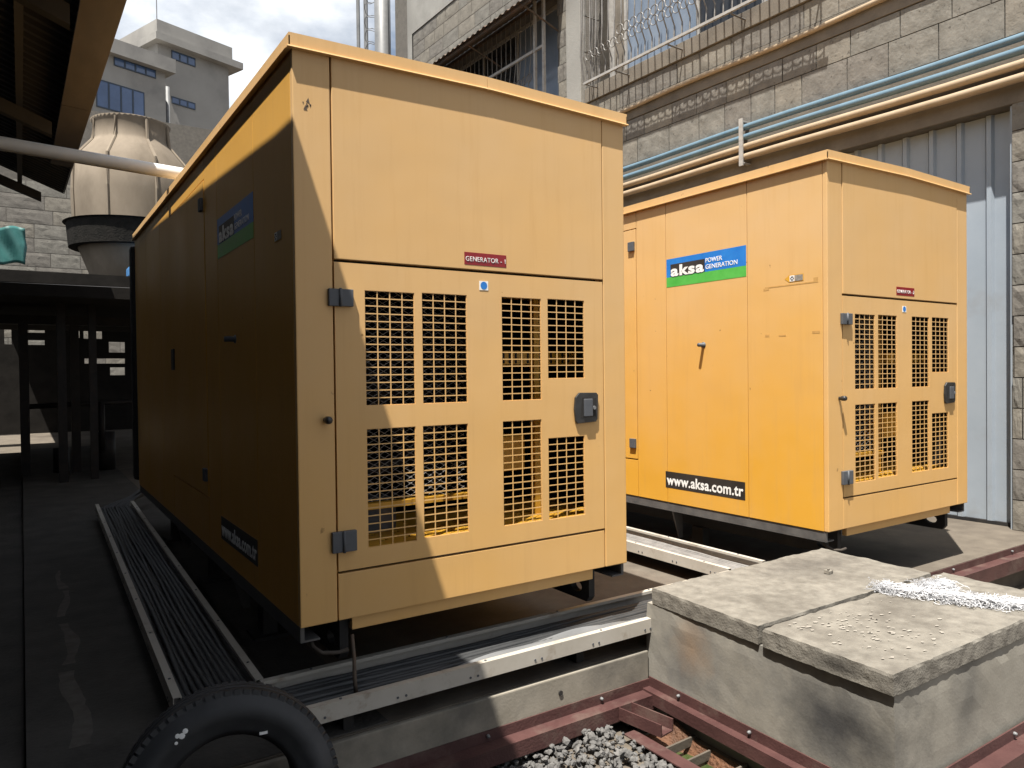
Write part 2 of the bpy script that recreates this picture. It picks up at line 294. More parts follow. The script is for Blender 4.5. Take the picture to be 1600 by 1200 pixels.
# ================================================================== SETTING
# ground sheet with an opening for the drain pit
PX0, PX1, PY0, PY1 = 1.385, 1.60, -1.30, -0.30
g = MB()
xs = [-120, PX0, PX1, 120]; ys = [-60, PY0, PY1, 160]
for i in range(3):
    for j in range(3):
        if i == 1 and j == 1: continue
        g.add([(xs[i], ys[j], 0), (xs[i+1], ys[j], 0), (xs[i+1], ys[j+1], 0), (xs[i], ys[j+1], 0)], [(0, 1, 2, 3)])
tag(g.build('ground', GROUND, loc=(0, 0, -.30)), kind='structure')
# raised concrete platform; its front edge steps forward on the right
pf = MB()
poly = [(-.86, -.115), (2.9, -.115), (2.9, -.215), (6.6, -.215), (6.6, 30), (-.86, 30)]
n = len(poly)
pf.add([(x, y, -.32) for x, y in poly] + [(x, y, 0) for x, y in poly], [tuple(range(n, 2*n))] + [(i, (i+1) % n, n+(i+1) % n, n+i) for i in range(n)])
tag(pf.build('platform', CONC), kind='structure')
# dark oil-stained walkway beside the generator and the shed floor
wk = MB(); wk.box(-.86, .30, -.105, 14, -.002, .004); tag(wk.build('walkway', PATH), kind='structure')
sf = MB(); sf.box(-7, -.865, -6, 14, -.2, -.05); tag(sf.build('shed_floor', PATH), kind='structure')
# kerb face cast along the platform's front
kb = MB(); kb.box(-.86, 1.631, -.14, -.116, -.31, -.004)
kb_o = tag(kb.build('platform_kerb', KERBC, bevel=.006), kind='structure')
kh = MB().tube([(1.1, -.1404, -.075), (1.1, -.1455, -.075)], .011, 12).build('kerb_hole', LINER, kb_o)
# pale strip of dried cement on the walkway
sm = MB(); ns = 60
for i in range(ns+1):
    y = .35+2.9*i/ns; x = -.70+.02*math.sin(i*.31)+.05*i/ns; wd = .034+.02*noise.noise((i*.21, 3, 1))-.02*(i/ns)
    sm.v += [(x-wd+.008*noise.noise((i*.7, 1, 1)), y, .006), (x+wd+.008*noise.noise((i*.7, 5, 1)), y, .006)]
for i in range(ns):
    if i not in (17, 18, 33, 34, 35, 48): sm.f.append((2*i, 2*i+1, 2*i+3, 2*i+2))
o = sm.build('cement_stain', mat('dried_cement', (.09, .082, .074, 1), (.14, .13, .115, 1), scale=14, rough=.98, spec=.05, world=True))
tag(o, kind='structure')

# ================================================================== GENERATOR
W_, L_, ZB, ZT = 1.626, 4.54, .39, 2.555
VENTS = [(.272, .486, 1.212, 1.664), (.520, .732, 1.212, 1.667), (.908, 1.120, 1.212, 1.669), (1.157, 1.372, 1.306, 1.672),
         (.272, .484, .653, 1.121), (.517, .730, .660, 1.121), (.907, 1.116, .661, 1.122), (1.154, 1.366, .659, 1.034)]
def grid_holes(x0, x1, z0, z1, nx, b=.0044):
    nzz = max(1, round((z1-z0)/.0305)); cw = (x1-x0)/nx; ch = (z1-z0)/nzz
    return [(x0+i*cw+b/2, x0+(i+1)*cw-b/2, z0+j*ch+b/2, z0+(j+1)*ch-b/2) for i in range(nx) for j in range(nzz)]
def make_generator():
    root = empty('generator')
    # front ------------------------------------------------------
    MB().box(0, .143, 0, .03, ZB, ZT).build('corner_post', PAINT, root, bevel=.004)
    MB().box(1.491, W_, 0, .03, ZB, ZT).build('corner_post', PAINT, root, bevel=.004)
    MB().box(.149, 1.486, -.002, .03, 1.777, ZT).build('upper_panel', PAINT, root, bevel=.003)
    MB().box(.149, 1.486, .003, .03, ZB, .569).build('lower_panel', PAINT, root, bevel=.003)
    MB().box(.208, 1.424, .02, .05, .338, ZB-.002).build('bottom_strip', PAINT, root, bevel=.003)
    # frame seen through the joints
    fr = MB(); fr.box(.12, .16, .032, .05, ZB+.01, ZT-.02); fr.box(1.475, 1.51, .032, .05, ZB+.01, ZT-.02); fr.build('front_frame', EDGE, root)
    MB().box(.161, 1.474, .040, .055, 1.755, 1.80).build('joint_shadow', LINER, root); MB().box(.161, 1.474, .040, .055, .55, .60).build('joint_shadow', LINER, root)  # black strips that put shadow into the joints above and below the door
    door = MB().plate(.150, 1.485, .579, 1.766, .001, .012, VENTS).build('door', PAINT, root)
    for i, v in enumerate(VENTS):
        MB().plate(v[0]-.001, v[1]+.001, v[2]-.001, v[3]+.001, .0035, .0055, grid_holes(*v, 4)).build('vent_grille', PAINT, door)
    for z0, z1 in ((1.596, 1.662), (.655, .735)):
        h = MB(); h.box(.122, .166, -.018, -.0005, z0, z1); h.box(.1675, .219, -.02, -.0005, z0, z1)
        ho = h.build('hinge', HINGE, door, bevel=.003)
        MB().tube([(.167, -.02, z0-.002), (.167, -.02, z1+.002)], .006, 8).build('hinge_pin', HINGE, ho, smooth=True)
    hd = MB().prism([(1.306, 1.105), (1.318, 1.093), (1.428, 1.098), (1.438, 1.110), (1.443, 1.225), (1.432, 1.236), (1.33, 1.238), (1.306, 1.215), (1.30, 1.16)], -.012, -.0005).build('handle', BLACKPL, door, bevel=.003)
    MB().prism([(1.335, 1.12), (1.425, 1.123), (1.428, 1.21), (1.345, 1.215)], -.0135, -.0125).build('handle_recess', LINER, hd)
    MB().box(1.35, 1.40, -.024, -.014, 1.125, 1.208).build('paddle', HINGE, hd, bevel=.003)
    MB().tube([(1.412, -.013, 1.165), (1.412, -.022, 1.165)], .009, 12).build('lock', GALV, hd)
    kn = MB().lathe([(.001, .045), (.012, .044), (.015, .036), (.015, .018), (.010, .012), (.010, 0)], 14).build('knob', BLACKPL, root, smooth=True, loc=(.108, -.0005, 1.164)); kn.rotation_euler = (R(90), 0, 0)
    st = MB().box(.795, .839, -.0006, .0008, 1.692, 1.731).build('round_sticker', WHITE_INK, door)
    d = MB().lathe([(.0, 0), (.017, 0)], 18).build('blue_disc', BLUE_INK, st); d.location = (.817, -.0012, 1.712); d.rotation_euler = (R(90), 0, 0)
    # marks left by old tape and scuffs on the upper panel
    # left side --------------------------------------------------
    seams = [0.030, .565, 1.28, 1.585, 2.72, 3.15, 3.86, L_-.03]
    for a, b in zip(seams[:-1], seams[1:]):
        if abs(a-1.585) < .01:
            MB().box(0, .028, a+.003, b-.003, ZB, .664).build('side_panel', PAINTS, root, bevel=.002); MB().box(0, .028, a+.003, b-.003, 2.415, ZT).build('side_panel', PAINTS, root, bevel=.002)
            dd = MB().box(-.003, .026, a+.006, b-.006, .672, 2.408).build('side_door', PAINTS, root, bevel=.003)
            for zc in (2.28, .79):
                MB().box(-.02, -.0035, a+.012, a+.075, zc-.035, zc+.035).build('hinge', HINGE, dd, bevel=.003)
            lt = MB().box(-.012, -.0035, b-.14, b-.04, 1.38, 1.52).build('latch', BLACKPL, dd, bevel=.004)
        else:
            MB().box(0, .028, a+.0025, b-.0025, ZB, ZT).build('side_panel', PAINTS, root, bevel=.002)
    inn = MB().box(.029, .034, .05, L_-.05, ZB+.01, ZT-.01); inn.build('side_frame', EDGE, root)
    bo = MB().lathe([(.001, .05), (.013, .05), (.013, .006), (.02, .004), (.02, 0)], 12).build('bolt', HINGE, root, smooth=True, loc=(0, .932, 1.51)); bo.rotation_euler = (0, R(-90), 0)
    # brand sticker on the side panel
    lg = MB().box(-.0012, .001, .572, 1.272, 2.005, 2.135).build('logo_upper_band', BLUE_INK, root)
    MB().box(-.0012, .001, .572, 1.272, 1.935, 2.0045).build('logo_lower_band', GREEN_INK, root)
    MB().box(-.0022, -.0014, .915, 1.232, 2.008, 2.094).build('logo_block', BLACK_INK, lg)
    put_text('logo_lettering', 'aksa', WHITE_INK, lg, (.922, 1.228, 2.0065, 2.084), ('left', -.0032), bold=.035, spacing=1.12)
    put_text('logo_lettering', 'POWER', WHITE_INK, lg, (.765, .907, 2.066, 2.096), ('left', -.002), bold=.004)
    put_text('logo_lettering', 'GENERATION', WHITE_INK, lg, (.640, .907, 2.022, 2.052), ('left', -.002), bold=.004)
    ub = MB().box(-.0012, .001, .592, 1.298, .495, .612).build('address_strip', BLACK_INK, root)
    put_text('address_lettering', 'www.aksa.com.tr', WHITE_INK, ub, (.606, 1.286, .515, .588), ('left', -.002), bold=.022, spacing=1.05)
    # arrow shaped plate near the front corner
    ar = MB(); ar.add([(-.0012, y, z) for y, z in ((.155, 1.862), (.155, 1.905), (.255, 1.905), (.285, 1.884), (.255, 1.862))], [(0, 1, 2, 3, 4)])
    arr = ar.build('arrow_label', INPAINT, root)
    MB().box(-.0022, -.0016, .16, .215, 1.866, 1.901).build('arrow_print', GREY_INK, arr); MB().box(-.0022, -.0016, .217, .25, 1.866, 1.901).build('arrow_print', WHITE_INK, arr)
    s_ = MB()
    for k in range(6): s_.box(-.003, -.0024, .233-.004+.009*math.cos(k*1.05), .233+.004+.009*math.cos(k*1.05), 1.8835-.003+.01*math.sin(k*1.05), 1.8835+.003+.01*math.sin(k*1.05))
    s_.build('arrow_print', BLACK_INK, arr)
    # right side and rear ---------------------------------------
    for a, b in zip(seams[:-1], seams[1:]):
        MB().box(W_-.028, W_, a+.0025, b-.0025, ZB, ZT).build('side_panel', PAINTS, root)
    MB().box(0, W_, L_-.029, L_, ZB, ZT).build('rear_panel', PAINT, root, bevel=.003)
    ex = MB()
    for k in range(9): ex.box(.15, W_-.15, L_+.001, L_+.03, .7+.19*k, .74+.19*k)
    ex.build('rear_louvre', DARKSTEEL, root)
    MB().box(-.03, W_+.03, L_+.032, L_+.17, .42, 2.50).build('rear_shroud', DARKSTEEL, root, bevel=.03)
    # liner inside ------------------------------------------------
    li = MB()
    x0, x1, y0, y1, z0, z1 = .04, W_-.04, .06, L_-.06, ZB+.02, ZT-.04
    li.add([(x0, y0, z0), (x1, y0, z0), (x1, y1, z0), (x0, y1, z0), (x0, y0, z1), (x1, y0, z1), (x1, y1, z1), (x0, y1, z1)], [(0, 1, 2, 3), (4, 7, 6, 5), (1, 5, 6, 2), (2, 6, 7, 3), (3, 7, 4, 0)])
    li.build('acoustic_liner', LINER, root)
    # what shows through the vents
    fl = MB().plate(.09, 1.54, .06, .62, 0, .006, [(.16+.11*i, .19+.11*i, .12+.12*j, .15+.12*j) for i in range(12) for j in range(4)])
    fo = fl.build('floor_plate', INPAINT, root); fo.data.transform(Matrix(((1, 0, 0, 0), (0, 0, 1, 0), (0, -1, 0, .645), (0, 0, 0, 1))))
    wm = MB()
    for i in range(-60, 100):
        for sgn in (-1, 1):
            c0_ = .80+.026*i; seg = []
            for k in range(32):
                x = .18+.02*k; z = c0_+sgn*(x-.18)*.55
                if .80 <= z <= 1.70: seg.append((x, .16+.002*sgn, z))
            if len(seg) > 1: wm.tube([seg[0], seg[-1]], .0014, 4, caps=False)
    wm.build('wire_guard', MESHWIRE, root)
    MB().box(.16, .82, .14, .18, .775, .80).build('guard_frame', INPAINT, root)
    MB().tube([(.44, .42, .53), (.44, .42, .77)], .13, 18).build('air_filter', HINGE, root, smooth=False)
    fan = MB().ring((.52, .55, 1.25), .36, .03, (1, 0, 0), (0, 0, 1), 28, 6)
    for k in range(7):
        a = k*2*math.pi/7; fan.tube([(.52, .55, 1.25), (.52+.33*math.cos(a), .57, 1.25+.33*math.sin(a))], .05, 4, r_end=.02)
    fan.build('fan', DARKSTEEL, root)
    for x in (1.22, .86): MB().box(x, x+.03, .2, .24, .53, 2.1).build('inner_post', INPAINT, root)
    sh = MB().box(1.02, 1.5, .22, .30, 1.375, 1.44)
    shf = sh.build('inner_bracket', INPAINT, root)
    sl_ = MB()
    for k in range(12): sl_.box(1.05+.035*k, 1.062+.035*k, .2185, .2195, 1.38, 1.435)
    sl_.build('slot', LINER, shf)
    MB().box(1.03, 1.20, .26, .40, .86, 1.03).build('terminal_box', INPAINT, root, bevel=.006)
    MB().box(1.12, 1.36, .24, .34, 1.70, 1.75).build('inner_bracket', INPAINT, root)
    sv = MB()
    sv.tube([(.93+.012*math.sin(k*1.1), .30+.01*math.cos(k*1.7), 1.0+.045*k) for k in range(18)], .05, 10)
    sv.build('foil_hose', GALV, root, smooth=True)
    # roof --------------------------------------------------------
    ov = .014
    for a, b, za, zb in ((-ov, .838, 2.592, 2.606), (.840, W_+ov, 2.606, 2.592)):
        for ya, yb in ((-ov, 1.28), (1.2815, 2.85), (2.8515, L_+ov)):
            m_ = MB().hexa([(a, ya, za-.012), (b, ya, zb-.012), (b, yb, zb-.012), (a, yb, za-.012), (a, ya, za), (b, ya, zb), (b, yb, zb), (a, yb, za)])
            if ya < 0: m_.hexa([(a, ya, za-.05), (b, ya, zb-.05), (b, ya+.004, zb-.05), (a, ya+.004, za-.05), (a, ya, za-.012), (b, ya, zb-.012), (b, ya+.004, zb-.012), (a, ya+.004, za-.012)])
            if ya < 0: m_.hexa([(a-.008*(a < 0), ya-.012, za-.056), (b, ya-.012, zb-.056), (b, ya+.012, zb-.056), (a-.008*(a < 0), ya+.012, za-.056), (a-.008*(a < 0), ya-.010, za-.0505), (b, ya-.010, zb-.0505), (b, ya+.012, zb-.0505), (a-.008*(a < 0), ya+.012, za-.0505)])
            if a < 0: m_.box(a, a+.004, ya, yb, za-.05, za-.012); m_.box(a-.010, a+.012, ya+.013*(ya < 0), yb, za-.0555, za-.051)
            else: m_.box(b-.004, b, ya, yb, zb-.05, zb-.012)
            if yb > L_: m_.box(a, b, yb-.004, yb, za-.05, za-.012)
            m_.build('roof_panel', PAINT, root)
    MB().box(.03, W_-.03, .03, L_-.03, ZT-.03, 2.57).build('roof_deck', EDGE, root)
    # skid ----------------------------------------------------------
    for x0, x1, e in ((.005, .02, 1), (W_-.02, W_-.005, -1)):
        r_ = MB().box(x0, x1, .02, L_-.02, .335, ZB-.003)
        r_.box(min(x0, x0+.06*e), max(x1, x1+.06*e), .02, L_-.02, .327, .3345)
        r_.build('skid_edge', RAILGREY, root)
    for xa, xb in ((.17, .205), (1.428, 1.463)):
        # web with a lifting eye at the front end
        ang = [(0, .335), (0, .25)]
        web = [(.06, .386), (.055, .24), (.075, .215), (L_-.1, .215), (L_-.06, .24), (L_-.06, .386)]
        k = MB(); nn = len(web)
        hole = [(.155+.045*math.cos(t*math.pi/6), .275+.028*math.sin(t*math.pi/6)) for t in range(12)]
        # front piece as a ring around the eye
        outer = [(.055, .335), (.055, .24), (.075, .215), (.155, .215), (.235, .215), (.27, .215), (.27, .275), (.27, .335), (.27, .386), (.155, .386), (.055, .386), (.055, .36)]
        outer = [outer[i] for i in (7, 8, 9, 10, 11, 0, 1, 2, 3, 4, 5, 6)]
        # order both rings by angle
        ang = lambda p: math.atan2(p[1]-.275, (p[0]-.155))
        outer = sorted([(.055, .386), (.055, .275), (.055, .24), (.075, .215), (.155, .215), (.22, .215), (.27, .215), (.27, .275), (.27, .386), (.22, .386), (.155, .386), (.10, .386)], key=ang)
        hole = sorted(hole, key=ang)
        for x in (xa, xb): pass
        vs_ = [(xa, y, z) for y, z in outer] + [(xa, y, z) for y, z in hole] + [(xb, y, z) for y, z in outer] + [(xb, y, z) for y, z in hole]
        fs_ = []
        for i in range(12):
            j = (i+1) % 12
            fs_ += [(i, 12+i, 12+j, j), (24+i, 24+j, 36+j, 36+i), (12+i, 36+i, 36+j, 12+j), (i, j, 24+j, 24+i)]
        k.add(vs_, fs_)
        k.box(xa, xb, .2705, L_-.06, .215, .386)
        k.build('skid_rail', DARKSTEEL, root)
    cm = MB().box(.206, 1.427, .45, .53, .23, .336); cm.build('cross_member', DARKSTEEL, root)
    MB().box(.206, 1.427, 3.7, 3.78, .23, .336).build('cross_member', DARKSTEEL, root)
    for y in (1.05, 2.3, 3.75):
        for x in (.13, 1.39):
            ft = MB().box(x-.03, x+.14, y, y+.18, 0.001, .02); ft.box(x+.02, x+.09, y+.04, y+.14, .02, .2145)
            ft.build('foot', DARKSTEEL, root)
    for y in (1.26, 2.9):
        gs = MB().add([(.03, y, .327), (.13, y, .327), (.13, y, .12), (.095, y, .12), (.03, y+.012, .327), (.13, y+.012, .327), (.13, y+.012, .12), (.095, y+.012, .12)],
                      [(0, 1, 2, 3), (7, 6, 5, 4), (0, 4, 5, 1), (1, 5, 6, 2), (2, 6, 7, 3), (3, 7, 4, 0)])
        gs.build('gusset', RAILGREY, root)
    MB().tube([(.06, .1, .33), (.065, .06, .29), (.09, .03, .27), (.15, .02, .262), (.19, .015, .268)], .008, 8).build('drain_hose', TIMBER, root, smooth=True)
    return root
g1 = make_generator()
g2 = copy_tree(g1)
g2.location = (3.026, -.178, 0)
tag(g1, 'large faded orange generator canopy nearest the camera, half shaded, with red GENERATOR - 1 plate', 'generator', 'generator canopies on the platform')
tag(g2, 'fully sunlit orange generator canopy behind on the right, beside the grey sheet door', 'generator', 'generator canopies on the platform')
for gg, num in ((g1, '1'), (g2, '2')):
    s = MB().box(.721, .933, -.003, .002, 1.796, 1.850).build('name_plate', RED_SIGN, gg, bevel=.001)
    put_text('plate_lettering', 'GENERATOR - %s' % num, WHITE_INK, s, (.727, .927, 1.812, 1.832), ('front', -.0042), bold=-.004, spacing=1.08)
PAINT2 = paint_material('less_faded_orange_paint', (.56, .31, .07, 1), (.58, .28, .03, 1), (.42, .22, .06, 1))
for c_ in g1.children:
    if c_.name.startswith(('side_panel', 'side_door')) and min(v.co.x for v in c_.data.vertices) < .1:
        c_.material_slots[0].link = 'OBJECT'; c_.material_slots[0].material = PAINT2
# tape remains on the second generator
for (x0, x1, z0, z1) in ((1.135, 1.49, 2.055, 2.072), (1.12, 1.145, 2.02, 2.065), (1.465, 1.49, 2.015, 2.055), (1.12, 1.15, 1.785, 1.82), (1.16, 1.49, 1.784, 1.792), (1.475, 1.49, 1.792, 1.83)):
    MB().box(x0, x1, .0012, .0028, z0, z1).build('tape_mark', TAPE, g2)
for (y0, y1, z0, z1) in ((.06, .43, 1.842, 1.850), (.40, .44, 1.828, 1.842), (.06, .09, 1.85, 1.872), (.40, .43, 1.54, 1.555), (.28, .33, 1.538, 1.548), (.05, .10, 1.545, 1.56)):
    MB().box(-.0008, .001, y0, y1, z0, z1).build('tape_mark', TAPE, g2)
# chips in the paint of the first generator
for cx, cz in ((.056, 2.335), (.255, 1.955)):
    c = MB()
    for k in range(7):
        a = random.random()*6.28; rr = random.random()*.022; s_ = .003+random.random()*.006
        c.add([(cx+rr*math.cos(a)+s_*math.cos(t*2.1+a), -.0009+(.0 if cx < .14 else .003), cz+rr*1.6*math.sin(a)+s_*1.5*math.sin(t*2.1+a)) for t in range(3)], [(0, 1, 2)])
    c.build('paint_chip', AWN, g1)

# ================================================================== CABLE TRAYS
def tray(name, p0, p1, wdt, z0, z1, label, lip_out=True):
    """p0->p1 centre line, width, z0..z1; parts: two rails with folded lips and holes, floor"""
    p0 = Vector((*p0, 0)); p1 = Vector((*p1, 0)); L = (p1-p0).length; a = math.atan2((p1-p0).y, (p1-p0).x)
    root = empty(name, p0, a); h = wdt/2
    for s in (-1, 1):
        m = MB(); ya, yb = sorted((s*h, s*(h-.003)))
        m.box(0, L, ya, yb, z0, z1)
        yc, yd = sorted((s*h, s*(h-.030))); m.box(0, L, yc, yd, z1, z1+.003)
        m.box(0, L, *sorted((s*(h-.0275), s*(h-.030))), z1-.012, z1)
        rail = m.build('rail', TRAYP, root)
        bt = MB(); k = 0; x = .1
        while x < L-.05:
            for dx in (0, .035): bt.tube([(x+dx, s*(h+.0004), (z0+z1)/2-.012), (x+dx, s*(h+.0025), (z0+z1)/2-.012)], .005, 8)
            x += .32; 
        bt.build('bolt_row', HINGE, rail)
        b2 = MB(); x = .2
        while x < L-.05:
            b2.tube([(x, s*(h-.014), z1+.0032), (x, s*(h-.014), z1+.006)], .0055, 8); x += .62
        b2.build('bolt_row', HINGE, rail)
    MB().box(0, L, -h+.0032, h-.0032, z0+.001, z0+.004).build('tray_floor', DUSTYCABLE, root)
    for x in (.25, L*.5, L-.25):
        MB().box(x-.02, x+.02, -h+.07, h-.07, .005, z0-.0005).build('support', DARKSTEEL, root)
    tag(root, label, 'cable tray'); return root
T1 = tray('cable_tray', (-.10, .03), (2.62, .03), .36, .085, .148, 'cream painted cable tray running across the front of the near generator')
T2 = tray('cable_tray', (-.245, .22), (-.135, 5.2), .325, .085, .148, 'cream cable tray in deep shade along the left side of the near generator')
T3 = tray('cable_tray', (2.81, .23), (2.86, 4.6), .34, .085, .148, 'sunlit cream cable tray between the two generators')
def cables(trayobj, L, n_, spread, r, m, label, group, wob=.008, x0=.02, seed=1, z=.09, curl=None):
    rnd = random.Random(seed)
    for i in range(n_):
        y = -spread/2 + spread*(i+.5)/n_
        ph = rnd.random()*6; am = wob*(0.5+rnd.random()); rr = r*(.85+.3*rnd.random()); st = 26
        path = [(x0+(L-x0)*k/st, y+am*math.sin(ph+k*.55)+am*.6*math.sin(ph*2+k*.21), z+rr+.002+.004*rnd.random()) for k in range(st+1)]
        if curl: path += [(L+.25, y*.6-.1, z+.03), (L+.45, y*.4-.25, z+.04+.06*rnd.random()), (L+.6, y*.3-.40, z+.13)]
        o = MB().tube(path, rr, 8).build('power_cable', m, smooth=True)
        o.location = trayobj.location; o.rotation_euler = trayobj.rotation_euler
        tag(o, label, 'cable', group)
cables(T2, 4.95, 11, .25, .0132, CABLE, 'thick black power cable lying in the shaded tray left of the near generator', 'cables in the shaded side tray', seed=3, curl=True, wob=.004)
cables(T1, 2.7, 10, .27, .0125, CABLE, 'black power cable lying in the tray across the near generator front', 'cables in the front tray', seed=5, wob=.004)
cables(T3, 4.3, 13, .265, .009, DUSTYCABLE, 'thin dusty grey cable lying in the sunlit tray between generators', 'cables in the middle tray', seed=8, wob=.005)
# loose plastic sheet on the front tray's cables
ps = MB(); nn = 30
for i in range(nn+1):
    t = i/nn; x = .55+1.12*t; wv = .022+.018*math.sin(t*3.0)
    for k in range(4):
        ps.v.append((x, -.10+wv*k*.8+.012*math.sin(t*9+k), .125+.009*math.sin(t*13+k*1.7)-.002*k+.006*t))
for i in range(nn):
    for k in range(3): ps.f.append((i*4+k, i*4+4+k, i*4+5+k, i*4+1+k))
o = ps.build('plastic_sheet', GALV, smooth=True); tag(o, 'crumpled grey plastic strip lying on the front tray cables', 'plastic strip')
# rod hanging under the near generator corner
rd = MB().tube([(.198, -.005, .33), (.199, -.02, .24), (.192, -.04, .17), (.195, -.045, .115)], .007, 8, r_end=.009).build('earth_rod', AWN, smooth=True)
tag(rd, 'thin rusty rod standing in the front tray under the near generator corner', 'rod')

# ================================================================== RED STEEL CHANNELS
def channel(p0, p1, ztop, label, bolts=3, out=.075, drop=.06):
    """stepped steel edge bolted to a wall: p0->p1, outside on the right hand of the run"""
    p0 = Vector((*p0, 0)); p1 = Vector((*p1, 0)); L = (p1-p0).length; a = math.atan2((p1-p0).y, (p1-p0).x)
    root = empty('steel_edge_channel', p0, a)
    # in local frame wall is at y=0, outside is -y
    MB().box(0, L, -.007, -.001, ztop-.045, ztop).build('wall_leg', REDST, root)
    MB().box(0, L, -out, -.001, ztop-.052, ztop-.0455).build('ledge', REDST, root)
    MB().box(0, L, -out, -out+.007, ztop-.052-drop, ztop-.0525).build('drop_leg', REDST, root)
    for k in range(bolts):
        x = L*(k+.5)/bolts
        b = MB().lathe([(.001, .013), (.0065, .011), (.008, .005), (.008, 0)], 10).build('bolt', GALV, root, smooth=True, loc=(x, -.0075, ztop-.02)); b.rotation_euler = (R(90), 0, 0)
    tag(root, label, 'steel edge'); return root
channel((-.80, -.1415), (1.63, -.1415), -.135, 'long dark red steel channel bolted along the platform kerb', 4)
channel((1.634, -.145), (1.588, -1.362), -.125, 'dark red steel channel along the left side of the concrete chamber', 3, out=.05, drop=.05)
channel((1.56, -1.372), (3.3, -1.372), -.11, 'red steel channel along the near side of the concrete chamber', 3)
channel((3.06, -.217), (6.5, -.217), -.002, 'red steel channel along the platform edge right of the chamber', 4, out=.085, drop=.09)
# short U section stub in the corner
us = empty('channel_stub', (1.41, -.217, -.235))
MB().box(-.045, -.038, -.23, 0, 0, .055).build('flange', REDST, us); MB().box(.038, .045, -.23, 0, 0, .055).build('flange', REDST, us); MB().box(-.038, .038, -.23, 0, 0, .007).build('web', REDST, us)
us.rotation_euler = (0, 0, R(9))
tag(us, 'short open steel channel stub jutting from the kerb corner over gravel', 'steel stub')

# ================================================================== DRAIN PIT
pit = MB()
zb = -.40
x0, x1, y0, y1 = PX0, PX1, PY0, PY1
pit.add([(x0, y0, -.30), (x1, y0, -.30), (x1, y1, -.30), (x0, y1, -.30), (x0, y0, zb), (x1, y0, zb), (x1, y1, zb), (x0, y1, zb)], [(4, 5, 6, 7), (0, 1, 5, 4), (1, 2, 6, 5), (2, 3, 7, 6), (3, 0, 4, 7)])
tag(pit.build('drain_pit', MUD), kind='structure')
md = MB(); nx, ny = 14, 40
for i in range(nx+1):
    for j in range(ny+1):
        x = x0+(x1-x0)*i/nx; y = y0+(y1-y0)*j/ny
        h = .022*noise.fractal((x*9, y*9, 1), 1, 2, 4) - .012 + .09*max(0, (i/nx-.72)/.28)**1.5 + .075*max(0, (j/ny-.82)/.18)
        md.v.append((x, y, -.385+h))
for i in range(nx):
    for j in range(ny): md.f.append((i*(ny+1)+j, (i+1)*(ny+1)+j, (i+1)*(ny+1)+j+1, i*(ny+1)+j+1))
tag(md.build('mud', MUD, smooth=True), 'wet orange mud lining the drain pit', 'mud', kind='stuff')
wt = MB().add([(x0+.002, y0, -.355), (x1-.002, y0, -.355), (x1-.002, y1-.05, -.355), (x0+.002, y1-.05, -.355)], [(0, 1, 2, 3)]); tag(wt.build('water', WATER), kind='structure')
for y, zz, lab in ((-.50, -.285, 'pale flat bar across the drain pit nearest the kerb'), (-.605, -.30, 'thin second cross bar over the green water in the drain pit'), (-.78, -.29, 'third cross bar in the drain pit nearest the camera')):
    o = MB().box(PX0-.02, PX1, y-.005, y+.005, zz-.04, zz).build('cross_bar', CONC, bevel=.002); o.rotation_euler = (0, 0, R(2)); tag(o, lab, 'bar')
fp = MB().add([(PX0-.06, -.30, -.262), (PX0+.005, -.30, -.262), (PX0+.005, -1.3, -.262), (PX0-.06, -1.3, -.262), (PX0-.06, -.30, -.256), (PX0+.005, -.30, -.256), (PX0+.005, -1.3, -.256), (PX0-.06, -1.3, -.256)], [(0, 1, 2, 3), (7, 6, 5, 4), (0, 4, 5, 1), (1, 5, 6, 2), (2, 6, 7, 3), (3, 7, 4, 0)])
fp.box(PX0-.006, PX0+.001, -1.3, -.30, -.37, -.2625)
tag(fp.build('pit_edge_plate', REDST), 'flat red steel plate edging the gravel side of the drain pit', 'steel plate')

# ================================================================== CONCRETE CHAMBER AND SLABS
def rough_box(x0, x1, y0, y1, z0, z1, name, m, parent=None, div=(16, 10, 2), amp=.006, chip=.02, seed=0, shear=0.0):
    bm = bmesh.new(); bmesh.ops.create_cube(bm, size=1.0)
    nx, ny, nzz = div
    def cut(ax, n_):
        for i in range(1, n_):
            co = [0, 0, 0]; co[ax] = -.5+i/n_; no = [0, 0, 0]; no[ax] = 1
            bmesh.ops.bisect_plane(bm, geom=bm.verts[:]+bm.edges[:]+bm.faces[:], plane_co=co, plane_no=no)
    cut(0, nx); cut(1, ny); cut(2, nzz)
    for v in bm.verts:
        e = [abs(abs(c)-.5) < 1e-4 for c in v.co]; k = sum(e)
        p = Vector((x0+(v.co.x+.5)*(x1-x0), y0+(v.co.y+.5)*(y1-y0), z0+(v.co.z+.5)*(z1-z0)))
        nn_ = (noise.noise_vector(p*7+Vector((seed*7.1, 0, 0)))*.35+noise.noise_vector(p*32)*.65)*amp
        if e[2] and k == 1: nn_ = Vector((0, 0, nn_.z*.35))
        p += nn_
        if k >= 2 and e[2] and v.co.z > 0:
            c = max(0, noise.noise(p*14+Vector((seed, 3, 5)))+.25)*chip
            for ax in (0, 1):
                if e[ax]: p[ax] -= math.copysign(c, v.co[ax])
            p.z -= c*.6
        p.x += shear*(p.y-y1)
        v.co = p
    bmesh.ops.recalc_face_normals(bm, faces=bm.faces[:])
    me = bpy.data.meshes.new(name); bm.to_mesh(me); bm.free(); me.materials.append(m)
    o = bpy.data.objects.new(name, me); COL.objects.link(o)
    if parent: o.parent = parent
    return o
patch(BOXC, (1.63, -1.15, .02), (.4, .34, .26), (.03, .03, .032, 1), .85); patch(BOXC, (1.63, -.42, .08), (.3, .16, .16), (.22, .135, .075, 1), .6); patch(BOXC, (2.1, -1.38, .1), (.16, .3, .25), (.06, .06, .06, 1), .6)
